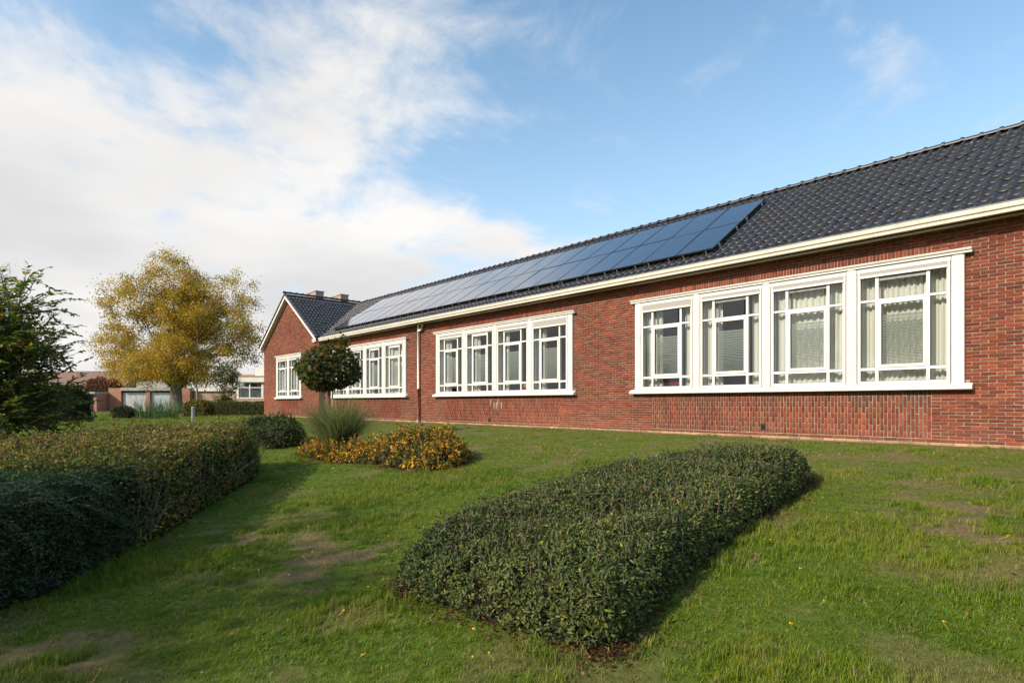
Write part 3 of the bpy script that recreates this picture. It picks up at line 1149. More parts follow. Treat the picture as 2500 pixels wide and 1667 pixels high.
def tile_proto():
    """one pantile: x across, y up the slope, z off the slope; lower lip proud of the tile below"""
    L = TG + 0.06
    v = []
    for yy, zz in ((0.0, 0.006), (0.0, 0.024), (L * 0.5, 0.014), (L, 0.0)):
        for u, z in zip(PU, PZ):
            v.append((u * TW, yy, z + zz))
    f = []
    for r_ in range(3):
        for i in range(NP_ - 1):
            f.append((r_ * NP_ + i, r_ * NP_ + i + 1, (r_ + 1) * NP_ + i + 1, (r_ + 1) * NP_ + i))
    return np.array(v), np.array(f)


TV, TF = tile_proto()
F_LIP = NP_ - 1
BASIS = np.array([[1, 0, 0], [0, cosp, sinp], [0, -sinp, cosp]])
t_me = bpy.data.meshes.new('tile')
t_me.from_pydata(TV.tolist(), [], TF.tolist())
t_me.materials.append(M['tile'])
t_me.materials.append(M['tile_edge'])
t_me.polygons.foreach_set('material_index', [1 if i < F_LIP else 0 for i in range(len(TF))])
t_me.polygons.foreach_set('use_smooth', [i >= F_LIP for i in range(len(TF))])


def gable_z(x):
    return Z_GR - np.abs(x - G_CX) * G_SL


T = []
ncol = int((X_END + 0.2 + 31.6) / TW)
for c in range(ncol):
    for r_ in range(NROW):
        x = X_END + 0.2 - (c + 1) * TW
        s_ = r_ * TG
        yy, zz = RY0 + s_ * cosp, RZ0 + s_ * sinp
        if zz < gable_z(x + 0.1) - 0.30 and x < X_COR + 3.5:
            continue
        T.append((x, yy, zz))
T = np.array(T)
tz = T[:, 0] * FWD[0] + T[:, 1] * FWD[1]
tx = T[:, 0] * RGT[0] + T[:, 1] * RGT[1]
tsz = np.where((np.abs(tx / tz) < 0.893) & ((T[:, 0] > -6.6)), 1 / tz, 0)
near_t = np.zeros(len(T), bool)
near_t[np.argsort(-tsz)[:290]] = True


def tile_field(nm, pts, basis, parent):
    jit = rng.normal(0, 0.0038, (len(pts), 3))
    v = (TV @ basis)[None] + (pts + jit)[:, None, :]
    f = (TF[None] + (np.arange(len(pts)) * len(TV))[:, None, None]).reshape(-1, 4)
    o = np_mesh(nm, v.reshape(-1, 3), f, M['tile'], parent)
    o.data.materials.append(M['tile_edge'])
    mi = np.tile(np.array([1] * F_LIP + [0] * (len(TF) - F_LIP), np.int32), len(pts))
    o.data.polygons.foreach_set('material_index', mi)
    o.data.polygons.foreach_set('use_smooth', mi == 0)
    return o


tag(tile_field('roof_tiles', T[~near_t], BASIS, roof), kind='stuff')
for p in T[near_t]:
    o = bpy.data.objects.new('tile', t_me)
    link(o, roof)
    o.location = p + rng.normal(0, 0.0038, 3)
    o.rotation_euler = (math.atan(RP), 0, rng.normal(0, 0.004))


def ridge_proto(L, r):
    m = MB()
    n = 8
    vs, fs = [], []
    for x, rr in ((0, r), (L - 0.05, r), (L - 0.05, r + 0.026), (L + 0.012, r + 0.03), (L + 0.012, r - 0.01)):
        for k in range(n + 1):
            a = math.pi * k / n
            vs.append((x, -math.cos(a) * rr, math.sin(a) * rr * 0.85 - 0.035))
    for i in range(4):
        for k in range(n):
            fs.append((i * (n + 1) + k, i * (n + 1) + k + 1, (i + 1) * (n + 1) + k + 1, (i + 1) * (n + 1) + k))
    m.add(vs, fs)
    me = bpy.data.meshes.new('ridge_tile')
    me.from_pydata(m.v, [], m.f)
    me.materials.append(M['tile'])
    return me


RL = 0.345
r_me = ridge_proto(RL, 0.105)
x = X_END + 0.2
while x > -30.9:
    x -= RL
    o = bpy.data.objects.new('ridge_tile', r_me)
    link(o, roof)
    o.location = (x, RYR, RZR + 0.045 + rng.normal(0, 0.003))
    o.rotation_euler = (0, rng.normal(0, 0.006), rng.normal(0, 0.006))

# gable roof across the end
gu = MB()
ge = 4.12
GY0, GY1 = 12.06, 21.3
for s_ in (-1, 1):
    a, b = (G_CX, Z_GR - 0.03), (G_CX + s_ * ge, Z_GR - 0.03 - ge * G_SL)
    vs = [(a[0], GY0 + 0.02, a[1]), (b[0], GY0 + 0.02, b[1]), (b[0], GY0 + 0.02, b[1] - 0.12), (a[0], GY0 + 0.02, a[1] - 0.12)]
    vs += [(p[0], GY1, p[2]) for p in vs]
    gu.add(vs, [(0, 1, 2, 3), (7, 6, 5, 4)] + [(i, (i + 1) % 4, 4 + (i + 1) % 4, 4 + i) for i in range(4)])
groof = build('gable_roof', gu, M['tile'], bld)
gcos, gsin = 1 / math.hypot(1, G_SL), G_SL / math.hypot(1, G_SL)
GB = np.array([[0, 1, 0], [-gcos, 0, gsin], [gsin, 0, gcos]])       # right-hand slope: across = +y, up = towards the ridge
nrow = 14
gsl = 4.1 / gcos
pts = []
for c in range(int((GY1 - GY0) / TW)):
    for r_ in range(nrow):
        s_ = r_ * (TG)
        if s_ > gsl - 0.05:
            continue
        x = G_CX + 4.1 - s_ * gcos
        z = Z_GR - 4.1 * G_SL + s_ * gsin - 0.02
        yy = GY0 + c * TW
        zm = RZ0 + RP * (min(yy, 2 * RYR - yy) - RY0)
        if z + 0.25 < zm and yy > RY0 + 0.3:
            continue
        pts.append((x, yy, z))
tag(tile_field('gable_tiles', np.array(pts), GB, groof), kind='stuff')
y = GY0 - 0.03
while y < GY1 - RL:
    o = bpy.data.objects.new('ridge_tile', r_me)
    link(o, groof)
    o.location = (G_CX, y + RL, Z_GR + 0.05)
    o.rotation_euler = (0, 0, R(-90))
    y += RL
# valley, verge and barge boards
m = MB()
for t0, t1 in ((0.0, 1.0),):
    # valley line: long roof meets the right-hand gable slope
    pa = []
    for yy in (12.55, RYR - 0.1):
        z = RZ0 + RP * (yy - RY0)
        pa.append((G_CX + (Z_GR - z) / G_SL, yy, z + 0.052))
    m.tube(pa, 0.035, 6)
build('valley_strip', m, M['dark'], groof)
for s_ in (-1, 1):
    m = MB()
    L = 4.05
    zr = Z_GR - 0.13
    bx = [(G_CX, zr), (G_CX + s_ * L, zr - L * G_SL), (G_CX + s_ * L, zr - L * G_SL - 0.15), (G_CX, zr - 0.15)]
    m.add([(p, 12.075, q) for p, q in bx] + [(p, 12.11, q) for p, q in bx], [(0, 1, 2, 3), (7, 6, 5, 4)] + [(i, (i + 1) % 4, 4 + (i + 1) % 4, 4 + i) for i in range(4)])
    build('barge_board', m, M['white'], groof)
    m = MB()
    sx = [(G_CX, zr - 0.13), (G_CX + s_ * L, zr - L * G_SL - 0.13), (G_CX + s_ * L, zr - L * G_SL - 0.15), (G_CX, zr - 0.15)]
    m.add([(p, 12.112, q) for p, q in sx] + [(p, GYW + 0.005, q) for p, q in sx], [(0, 1, 2, 3), (7, 6, 5, 4)] + [(i, (i + 1) % 4, 4 + (i + 1) % 4, 4 + i) for i in range(4)])
    build('verge_soffit', m, M['cream'], groof)
    m = MB()
    ns = 13
    for i in range(ns):
        p0, p1 = i * L / ns, (i + 1) * L / ns + 0.03
        m.tube([(G_CX + s_ * p0, 12.10, Z_GR - 0.035 - p0 * G_SL), (G_CX + s_ * p1, 12.10, Z_GR - 0.02 - p1 * G_SL)], [0.058, 0.066], 8)
    build('verge_tiles', m, M['tile'], groof)

# chimneys behind the gable ridge
for cy in (14.75, 16.35):
    m = MB()
    m.box(-34.9, -33.35, cy - 0.25, cy + 0.25, 6.0, 8.30)
    ch = build('chimney', m, M['beige_brick'], bld)
    m = MB()
    m.box(-34.94, -33.31, cy - 0.29, cy + 0.29, 8.30, 8.36)
    build('chimney_cap', m, M['concrete'], ch)

# ---------------------------------------------------------------- solar panels
PW, PL, PGAP = 1.0, 1.67, 0.016
S0 = (12.73 - RY0) / cosp
PXR = -6.80
slope_rot = Matrix.Rotation(math.atan(RP), 4, 'X')


def off(m, d):
    return m


pm = MB()
pm.box(0.012, PW - 0.012, 0.012, PL - 0.012, 0.0, 0.034)
pf = MB()
for bx in ((0, PW, 0, 0.0115), (0, PW, PL - 0.0115, PL), (0, 0.0115, 0.012, PL - 0.012), (PW - 0.0115, PW, 0.012, PL - 0.012)):
    pf.box(bx[0], bx[1], bx[2], bx[3], -0.003, 0.037)


def raw_mesh(nm, mb, mat):
    me = bpy.data.meshes.new(nm)
    me.from_pydata(mb.v, [], mb.f)
    me.materials.append(mat)
    return me


me_glass, me_frame = raw_mesh('cell_sheet', pm, M['solar']), raw_mesh('frame', pf, M['panel_frame'])
ft = MB()
ft.box(-0.015, 0.015, 0.0, 0.03, -0.10, -0.003)
me_foot = raw_mesh('mounting_foot', ft, M['clamp'])
cp = MB()
cp.box(PW + 0.001, PW + 0.035, -0.03, 0.03, -0.06, 0.02)
cp.add([(PW + 0.001, -0.02, -0.10), (PW + 0.05, -0.02, -0.10), (PW + 0.05, 0.02, -0.10), (PW + 0.001, 0.02, -0.10), (PW + 0.001, -0.02, -0.058), (PW + 0.034, -0.02, -0.058), (PW + 0.034, 0.02, -0.058), (PW + 0.001, 0.02, -0.058)],
       [(0, 3, 2, 1), (0, 1, 5, 4), (1, 2, 6, 5), (2, 3, 7, 6), (3, 0, 4, 7)])
me_clamp = raw_mesh('end_clamp', cp, M['clamp'])
ORD = ['first', 'second', 'third', 'fourth', 'fifth', 'sixth', 'seventh', 'eighth', 'ninth', 'tenth', 'eleventh', 'twelfth', 'thirteenth',
       'fourteenth', 'fifteenth', 'sixteenth', 'seventeenth', 'eighteenth', 'nineteenth', 'twentieth']
for row in range(2):
    for c in range(20):
        x = PXR - (c + 1) * (PW + PGAP)
        s_ = S0 + row * (PL + 0.02)
        hgt = 0.108
        loc = Vector((x, RY0 + s_ * cosp - hgt * sinp, RZ0 + s_ * sinp + hgt * cosp))
        rown = 'upper' if row else 'lower'
        e = empty('solar_panel', loc, 'dark blue solar panel on the roof, %s row, %s from the right end' % (rown, ORD[c]), 'solar panel', 'solar panels on the tiled roof')
        e.rotation_euler = (math.atan(RP) + rng.normal(0, 0.0016), rng.normal(0, 0.0016), 0)
        parts = [('cell_sheet', me_glass, (0, 0, 0)), ('frame', me_frame, (0, 0, 0))]
        if row == 0:
            parts += [('mounting_foot', me_foot, (0.2, 0, 0)), ('mounting_foot', me_foot, (0.8, 0, 0))]
        if c == 0:
            parts += [('end_clamp', me_clamp, (0, 0.31, 0)), ('end_clamp', me_clamp, (0, PL - 0.31, 0))]
        for nm, me, lo_ in parts:
            o = bpy.data.objects.new(nm, me)
            COL.objects.link(o)
            o.parent = e
            o.location = lo_

# ------------------------------------------------------------------ vegetation helpers
def rand_unit(n):
    v = rng.normal(size=(n, 3))
    return v / np.linalg.norm(v, axis=1, keepdims=True)


def norml(v):
    return v / np.maximum(np.linalg.norm(v, axis=1, keepdims=True), 1e-9)


LEAF4 = (np.array([(0, 0), (0.5, 0.45), (1.0, 0.0), (0.5, -0.45)]), np.array([(0, 1, 2), (0, 2, 3)]))
LEAF6 = (np.array([(0, 0), (0.3, 0.42), (0.72, 0.33), (1.0, 0.0), (0.72, -0.33), (0.3, -0.42)]), np.array([(0, 1, 2), (0, 2, 3), (0, 3, 4), (0, 4, 5)]))
_ml = []
for a_, r_ in ((-150, .28), (-125, .62), (-95, .36), (-62, .92), (-32, .45), (0, 1.0), (32, .45), (62, .92), (95, .36), (125, .62), (150, .28)):
    _ml.append((0.42 + 0.58 * r_ * math.cos(R(a_)), 0.58 * r_ * math.sin(R(a_))))
LEAFM = (np.array([(0.42, 0.0)] + _ml), np.array([(0, i, i + 1) for i in range(1, 11)] + [(0, 11, 1)]))


def leaves(pos, axis_, nor, length, width, col, shape=LEAF4, fold=0.25):
    """returns verts, faces, colours for leaves at pos pointing along axis_ with face normal nor"""
    P, Fc = shape
    n = len(pos)
    axis_ = norml(axis_)
    side_ = norml(np.cross(nor, axis_))
    up = np.cross(axis_, side_)
    L = (length if hasattr(length, '__len__') else np.full(n, length))[:, None, None]
    W = (width if hasattr(width, '__len__') else np.full(n, width))[:, None, None]
    v = pos[:, None, :] + axis_[:, None, :] * (P[None, :, 0:1] * L) + side_[:, None, :] * (P[None, :, 1:2] * W) + up[:, None, :] * (np.abs(P[None, :, 1:2]) * W * fold - (P[None, :, 0:1] ** 2) * L * 0.12)
    f = (Fc[None] + (np.arange(n) * len(P))[:, None, None]).reshape(-1, 3)
    return v.reshape(-1, 3), f, np.repeat(col, len(P), 0)


def pick(palette, n, jitter=0.18):
    pal = np.array([p[:3] for p in palette])
    w = np.array([p[3] for p in palette])
    c = pal[rng.choice(len(pal), n, p=w / w.sum())]
    return c * np.exp(rng.normal(0, jitter, (n, 1)))


def in_poly(x, y, poly):
    ins = np.zeros(x.shape, bool)
    n = len(poly)
    for i in range(n):
        x0, y0 = poly[i]
        x1, y1 = poly[(i + 1) % n]
        c = ((y0 > y) != (y1 > y))
        with np.errstate(divide='ignore', invalid='ignore'):
            ins ^= c & (x < (x1 - x0) * (y - y0) / (y1 - y0 + 1e-12) + x0)
    return ins


def poly_dist(x, y, poly):
    d = np.full(x.shape, 1e9)
    n = len(poly)
    for i in range(n):
        a, b = np.array(poly[i]), np.array(poly[(i + 1) % n])
        ab = b - a
        t = np.clip(((x - a[0]) * ab[0] + (y - a[1]) * ab[1]) / (ab @ ab), 0, 1)
        d = np.minimum(d, np.hypot(x - a[0] - t * ab[0], y - a[1] - t * ab[1]))
    return d


def smooth_poly(poly, it=2):
    for _ in range(it):
        q = []
        for i in range(len(poly)):
            a, b = np.array(poly[i]), np.array(poly[(i + 1) % len(poly)])
            q += [tuple(a * .75 + b * .25), tuple(a * .25 + b * .75)]
        poly = q
    return poly


SHRUBS = []


def mound(name, poly, H, rim, n_leaf, llen, lwid, palette, label, cat, group=None, mat='leaf', skirt=0.12, bump=0.08, bump_s=2.2, shape=LEAF4,
          upright=0.5, sprig=None, litter=0.0, tall_fn=None, side_share=0.4, extra=None, pal2=None, gaps=0.0, soft=2):
    """a planted mass: dark inside, a skin of leaves following a bumpy rounded top and sides"""
    poly = smooth_poly(poly, soft)
    SHRUBS.append((poly, litter))
    P = np.array(poly)
    cx, cy = P.mean(0)
    root = empty(name, (cx, cy, gz(cx, cy)), label, cat, group)

    def top_z(x, y):
        d = np.where(in_poly(x, y, poly), poly_dist(x, y, poly), 0)
        t = np.clip(d / rim, 0, 1)
        prof_ = np.sqrt(np.clip(1 - (1 - t) ** 2, 0, 1))
        h = H * (tall_fn(x, y) if tall_fn else 1.0)
        return ground_z(x, y) + h * (skirt + (1 - skirt) * prof_) * (1 - bump * 0.5) + (fbm(x * bump_s, y * bump_s, 0, 17, 3) - 0.45) * 2.2 * bump * H * (0.3 + 0.7 * t)

    # core
    lo, hi = P.min(0), P.max(0)
    st = max((hi - lo).max() / 60, 0.05)
    xs, ys = np.arange(lo[0], hi[0] + st, st), np.arange(lo[1], hi[1] + st, st)
    X, Y = np.meshgrid(xs, ys, indexing='ij')
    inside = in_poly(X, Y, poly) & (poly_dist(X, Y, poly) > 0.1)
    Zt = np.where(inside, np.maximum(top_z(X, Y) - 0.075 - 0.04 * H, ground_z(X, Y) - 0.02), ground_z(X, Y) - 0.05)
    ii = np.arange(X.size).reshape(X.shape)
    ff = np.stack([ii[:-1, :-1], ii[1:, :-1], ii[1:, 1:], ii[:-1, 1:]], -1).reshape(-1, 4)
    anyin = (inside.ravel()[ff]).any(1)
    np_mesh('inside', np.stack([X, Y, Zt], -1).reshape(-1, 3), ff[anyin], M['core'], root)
    # leaves
    nt_ = int(n_leaf * (1 - side_share))
    xs, ys = np.empty(0), np.empty(0)
    while len(xs) < nt_:
        a = rng.uniform(lo, hi, (nt_ * 2, 2))
        k_ = in_poly(a[:, 0], a[:, 1], poly)
        xs, ys = np.r_[xs, a[k_, 0]], np.r_[ys, a[k_, 1]]
    xs, ys = xs[:nt_], ys[:nt_]
    # sides: near the rim
    seg = np.r_[P[1:], P[:1]] - P
    ln = np.hypot(seg[:, 0], seg[:, 1])
    ns_ = n_leaf - nt_
    si = rng.choice(len(P), ns_, p=ln / ln.sum())
    t = rng.random(ns_)[:, None]
    pos2 = P[si] + seg[si] * t
    inw = np.stack([-seg[si, 1], seg[si, 0]], 1) / ln[si][:, None]
    area = 0.5 * np.sum(P[:, 0] * np.r_[P[1:, 1], P[:1, 1]] - np.r_[P[1:, 0], P[:1, 0]] * P[:, 1])
    inw *= 1 if area > 0 else -1
    pos2 = pos2 + inw * (rng.random(ns_)[:, None] ** 1.5) * rim * 0.8
    xs, ys = np.r_[xs, pos2[:, 0]], np.r_[ys, pos2[:, 1]]
    zt = top_z(xs, ys)
    e = 0.03
    nxg = (top_z(xs + e, ys) - top_z(xs - e, ys)) / (2 * e)
    nyg = (top_z(xs, ys + e) - top_z(xs, ys - e)) / (2 * e)
    nor = norml(np.stack([-nxg, -nyg, np.ones_like(nxg)], 1))
    depth = rng.exponential(0.035, len(xs)) - 0.03
    pos = np.stack([xs, ys, zt], 1) - nor * depth[:, None]
    low = rng.random(len(xs)) < np.r_[np.zeros(nt_), np.full(ns_, 0.75)]
    gzz = ground_z(xs, ys)
    pos[:, 2] = np.where(low, gzz + 0.04 + (pos[:, 2] - gzz - 0.04) * rng.random(len(xs)), pos[:, 2])
    pos[:, 2] = np.maximum(pos[:, 2], gzz + 0.02)
    ax = norml(nor * upright + rand_unit(len(xs)))
    fn = norml(nor + rand_unit(len(xs)) * 0.8)
    fn = norml(np.cross(np.cross(ax, fn), ax) + 1e-6)
    ls = rng.uniform(0.6, 1.4, len(xs))
    col = pick(palette, len(xs))
    if pal2:
        patch = fbm(xs * 3.1, ys * 3.1, pos[:, 2] * 3.1, 23, 3) + rng.normal(0, .05, len(xs)) > .46
        col[patch] = pick(pal2, int(patch.sum()))
    cl_ = fbm(xs * 1.6, ys * 1.6, 0, 91, 3)
    col *= (0.75 + 0.5 * cl_)[:, None]
    if gaps:
        kp = (fbm(xs * 6.5, ys * 6.5, pos[:, 2] * 6.5, 71, 3) > .36) | (rng.random(len(xs)) > gaps)
        pos, ax, fn, ls, col = pos[kp], ax[kp], fn[kp], ls[kp], col[kp]
    v, f, c = leaves(pos, ax, fn, ls * llen, ls * lwid, col, shape)
    np_mesh('foliage', v, f, M[mat], root, c)
    if sprig:
        m = MB()
        allv, allf, allc, off_ = [], [], [], 0
        nsp, hs, pal2 = sprig
        for i in range(nsp):
            a = rng.uniform(lo, hi)
            while not in_poly(np.array([a[0]]), np.array([a[1]]), poly)[0]:
                a = rng.uniform(lo, hi)
            z = float(top_z(np.array([a[0]]), np.array([a[1]]))[0]) - 0.04
            h = hs * rng.uniform(0.3, 1.0)
            d = rng.normal(0, 0.28, 2)
            p0, p1, p2 = Vector((a[0], a[1], z)), Vector((a[0] + d[0] * h * .5, a[1] + d[1] * h * .5, z + h * .55)), Vector((a[0] + d[0] * h, a[1] + d[1] * h, z + h))
            m.tube([p0, p1, p2], [0.004, 0.003, 0.0015], 4)
            nl = int(6 + h * 50)
            tt = rng.uniform(0.05, 1, nl)
            base = np.array([(p0 * (1 - q) ** 2 + p1 * 2 * q * (1 - q) + p2 * q * q)[:] for q in tt])
            v, f, c = leaves(base, rand_unit(nl) + [0, 0, .4], rand_unit(nl), llen * rng.uniform(.7, 1.1, nl), np.full(nl, lwid), pick(pal2, nl), shape)
            allv.append(v); allf.append(f + off_); allc.append(c); off_ += len(v)
        tag(build('shoots', m, M['twig'], root), kind='stuff')
        np_mesh('shoot_leaves', np.concatenate(allv), np.concatenate(allf), M[mat], root, np.concatenate(allc))
    if extra:
        extra(root, poly, top_z, lo, hi)
    if litter:
        LP = np.array(poly)
        c0 = LP.mean(0)
        k_ = 5000
        ii_ = rng.choice(len(LP), k_)
        tt = rng.random(k_)[:, None]
        q = LP[ii_] * (1 - tt) + LP[(ii_ + 1) % len(LP)] * tt
        q = q + rng.normal(0, litter, (k_, 2))
        pz = ground_z(q[:, 0], q[:, 1]) + rng.uniform(0.012, 0.035, k_)
        v, f, c = leaves(np.c_[q, pz], rand_unit(k_) * [1, 1, .3], norml(rand_unit(k_) * .6 + [0, 0, 1]), rng.uniform(.02, .045, k_), rng.uniform(.012, .025, k_),
                         pick([(0.10, 0.045, 0.022, 5), (0.05, 0.024, 0.014, 5), (0.17, 0.08, 0.035, 2), (0.22, 0.12, 0.03, 1)], k_))
        tag(np_mesh('leaf_litter', v, f, M['leaf'], root, c), kind='stuff')
    return root


# ------------------------------------------------------------------ planting
ISL = [(-3.98, 2.44), (-3.90, 2.37), (-3.0, 2.45), (-2.22, 2.60), (-2.09, 2.69), (-2.12, 2.90), (-2.42, 4.2), (-2.62, 5.65), (-2.72, 7.2), (-2.85, 7.78), (-3.05, 7.95), (-3.6, 8.02), (-4.15, 7.85),
       (-4.52, 6.8), (-4.68, 5.1), (-4.52, 3.7), (-4.3, 2.9)]
DARKG = [(0.046, 0.074, 0.026, 6), (0.066, 0.098, 0.032, 5), (0.088, 0.122, 0.036, 3), (0.12, 0.14, 0.036, 1.6), (0.24, 0.22, 0.03, 0.6), (0.30, 0.17, 0.03, 0.25)]


def berries(root, poly, top_z, lo, hi):
    pts_, n = [], 260
    m = MB()
    while len(pts_) < 60:
        a = rng.uniform(lo, hi)
        if in_poly(np.array([a[0]]), np.array([a[1]]), poly)[0]:
            pts_.append(a)
    for a in pts_:
        z = float(top_z(np.array([a[0]]), np.array([a[1]]))[0]) - 0.01
        for q in range(int(rng.integers(1, 4))):
            o = rng.normal(0, 0.012, 3)
            m.tube([(a[0] + o[0], a[1] + o[1], z + o[2] - .006), (a[0] + o[0], a[1] + o[1], z + o[2]), (a[0] + o[0], a[1] + o[1], z + o[2] + .006)], [.003, .0065, .003], 6)
    build('berries', m, M['berry'], root)
    m = MB()
    for i in range(90):
        a = rng.uniform(lo, hi)
        if not in_poly(np.array([a[0]]), np.array([a[1]]), poly)[0]:
            continue
        z = float(top_z(np.array([a[0]]), np.array([a[1]]))[0]) - 0.05
        d = rng.normal(0, .5, 2)
        m.tube([(a[0], a[1], z), (a[0] + d[0] * .08, a[1] + d[1] * .08, z + .06), (a[0] + d[0] * .2, a[1] + d[1] * .2, z + .09)], [.004, .003, .002], 4)
    tag(build('twigs', m, M['twig'], root), kind='stuff')


M['berry'] = mat_noise('berry', (0.45, 0.03, 0.012), (0.55, 0.05, 0.02), 20, 0.35)
mound('evergreen_shrub_bed', ISL, 0.47, 0.30, 105000, 0.031, 0.0145, DARKG, 'large low bed of dark evergreen shrubs in the middle of the lawn', 'shrub bed', mat='leaf_gloss',
      skirt=0.2, bump=0.22, bump_s=2.7, sprig=(900, 0.20, DARKG), litter=0.09, extra=berries, shape=LEAF6, gaps=0.8, soft=1,
      pal2=[(0.10, 0.13, 0.036, 5), (0.14, 0.16, 0.04, 3), (0.07, 0.10, 0.034, 4), (0.28, 0.24, 0.035, 0.8)])

HEDGE = [(-7.0, 1.05), (-7.5, 1.4), (-8.73, 2.1), (-10.48, 3.27), (-11.6, 3.95), (-12.6, 3.95), (-13.5, 3.1), (-14.7, 1.9), (-13.9, 0.6), (-12.2, -0.7), (-10.2, -1.9), (-8.6, -1.6), (-7.6, -0.6)]
HEDG = [(0.075, 0.092, 0.024, 5), (0.14, 0.145, 0.034, 5), (0.21, 0.19, 0.045, 4), (0.26, 0.18, 0.065, 3), (0.28, 0.15, 0.05, 2), (0.38, 0.29, 0.05, 1.6)]


def hedge_stems(root, poly, top_z, lo, hi):
    m = MB()
    line = [(-7.2, 1.18), (-8.73, 2.06), (-10.4, 3.2), (-11.4, 3.85)]
    for i in range(70):
        k_ = int(rng.integers(3))
        t = rng.random()
        a = np.array(line[k_]) * (1 - t) + np.array(line[k_ + 1]) * t
        a = a + np.array([-0.55, -0.83]) * rng.uniform(0.02, 0.20)
        z = gz(*a)
        h = rng.uniform(0.35, 0.85)
        d = rng.normal(0, 0.12, 2) + np.array([0.04, 0.06])
        p0, p1, p2 = (a[0], a[1], z - .02), (a[0] + d[0] * .3, a[1] + d[1] * .3, z + h * .45), (a[0] + d[0], a[1] + d[1], z + h)
        r0 = rng.uniform(0.006, 0.013)
        m.tube([p0, p1, p2], [r0, r0 * .8, r0 * .4], 5)
        if rng.random() < .7:
            d2 = d + rng.normal(0, .2, 2)
            m.tube([p1, (a[0] + d2[0], a[1] + d2[1], z + h * .9)], [r0 * .7, r0 * .3], 4)
    for i in range(120):
        a = rng.uniform(lo, hi)
        if in_poly(np.array([a[0]]), np.array([a[1]]), poly)[0]:
            z = float(top_z(np.array([a[0]]), np.array([a[1]]))[0]) - .05
            d = rng.normal(0, .12, 2)
            m.tube([(a[0], a[1], z), (a[0] + d[0], a[1] + d[1], z + rng.uniform(.05, .2))], [.004, .002], 4)
    tag(build('stems', m, M['twig'], root), kind='stuff')


mound('clipped_hedge', HEDGE, 1.0, 0.28, 90000, 0.042, 0.029, HEDG, 'broad clipped hedge turning brown on top along the left of the lawn', 'hedge',
      skirt=0.10, bump=0.10, bump_s=2.4, sprig=(520, 0.30, HEDG), extra=hedge_stems, side_share=0.42, gaps=0.7,
      pal2=[(0.10, 0.13, 0.028, 5), (0.17, 0.18, 0.038, 4), (0.07, 0.095, 0.024, 3)])

COTO = [(-5.55, -0.35), (-5.84, 0.10), (-6.44, 0.70), (-7.2, 1.22), (-7.7, 0.7), (-8.3, -0.6), (-7.8, -1.9), (-6.6, -2.0), (-5.7, -1.2)]
COTG = [(0.032, 0.066, 0.034, 6), (0.048, 0.090, 0.038, 5), (0.070, 0.115, 0.040, 3), (0.11, 0.14, 0.04, 1.2)]


def arching(root, poly, top_z, lo, hi):
    """flat fan-like sprays hanging out of the bush"""
    allv, allf, allc, off_ = [], [], [], 0
    m = MB()
    P_ = np.array(poly)
    for i in range(480):
        k_ = int(rng.integers(len(P_)))
        a = P_[k_] * (1 - (t := rng.random())) + P_[(k_ + 1) % len(P_)] * t
        c = P_.mean(0)
        outd = (a - c) / np.linalg.norm(a - c)
        s = a - outd * rng.uniform(0.05, 0.6)
        g_ = gz(*s)
        z = g_ + 0.95 * rng.uniform(0.15, 0.98)
        L = rng.uniform(0.2, 0.5)
        d = outd + rng.normal(0, .45, 2)
        d /= np.linalg.norm(d)
        ps = [Vector((s[0] + d[0] * L * q, s[1] + d[1] * L * q, z + 0.16 * L * math.sin(q * 2.6) - 0.28 * L * q * q)) for q in np.linspace(0, 1, 5)]
        m.tube(ps, [.0025, .002, .0016, .0012, .0008], 4)
        nl = int(L * 330)
        q = rng.random(nl)
        ip = np.clip((q * 4).astype(int), 0, 3)
        fr = q * 4 - ip
        pa = np.array([p[:] for p in ps])
        base = pa[ip] * (1 - fr[:, None]) + pa[ip + 1] * fr[:, None]
        sd_ = np.where(rng.random(nl) < .5, 1, -1)[:, None]
        lat = np.array([-d[1], d[0], 0])
        wv = rng.random(nl)[:, None] * 0.11 * (1.1 - q[:, None])
        base = base + lat * sd_ * wv
        ax = lat * sd_ + np.array([d[0], d[1], -.15]) * .8 + rng.normal(0, .25, (nl, 3))
        v, f, cc = leaves(base, ax, norml(rng.normal(0, .35, (nl, 3)) + [0, 0, 1]), rng.uniform(.020, .034, nl), rng.uniform(.012, .019, nl), pick(COTG, nl))
        allv.append(v); allf.append(f + off_); allc.append(cc); off_ += len(v)
    tag(build('stems', m, M['core'], root), kind='stuff')
    np_mesh('sprays', np.concatenate(allv), np.concatenate(allf), M['leaf'], root, np.concatenate(allc))


mound('cotoneaster_bush', COTO, 0.93, 0.45, 46000, 0.030, 0.018, COTG, 'dark green spreading bush with arching sprays in the left foreground', 'bush',
      skirt=0.1, bump=0.12, bump_s=1.8, extra=arching, side_share=0.5)

ang = np.linspace(0, 2 * np.pi, 12, endpoint=False)
mound('low_evergreen_bush', [(-16.3 + 1.5 * math.cos(a), 5.75 + 0.85 * math.sin(a)) for a in ang], 0.78, 0.75, 12000, 0.055, 0.028, DARKG[:5],
      'low rounded dark bush between the clipped hedge and the ornamental grass', 'bush', skirt=0.12, bump=0.32, bump_s=1.6, mat='leaf', sprig=(160, 0.28, DARKG), gaps=0.7)

ROSE = [(-8.15, 5.95), (-8.35, 5.62), (-9.2, 5.5), (-10.3, 5.55), (-11.6, 5.25), (-12.7, 5.25), (-13.7, 5.45), (-13.6, 5.8), (-12.6, 6.0), (-11.3, 6.5), (-10.3, 7.1), (-9.3, 7.25), (-8.5, 6.7)]
ROSG = [(0.62, 0.30, 0.02, 6), (0.66, 0.40, 0.035, 5), (0.36, 0.13, 0.025, 2), (0.10, 0.12, 0.03, 6), (0.09, 0.11, 0.03, 4), (0.14, 0.08, 0.03, 2)]


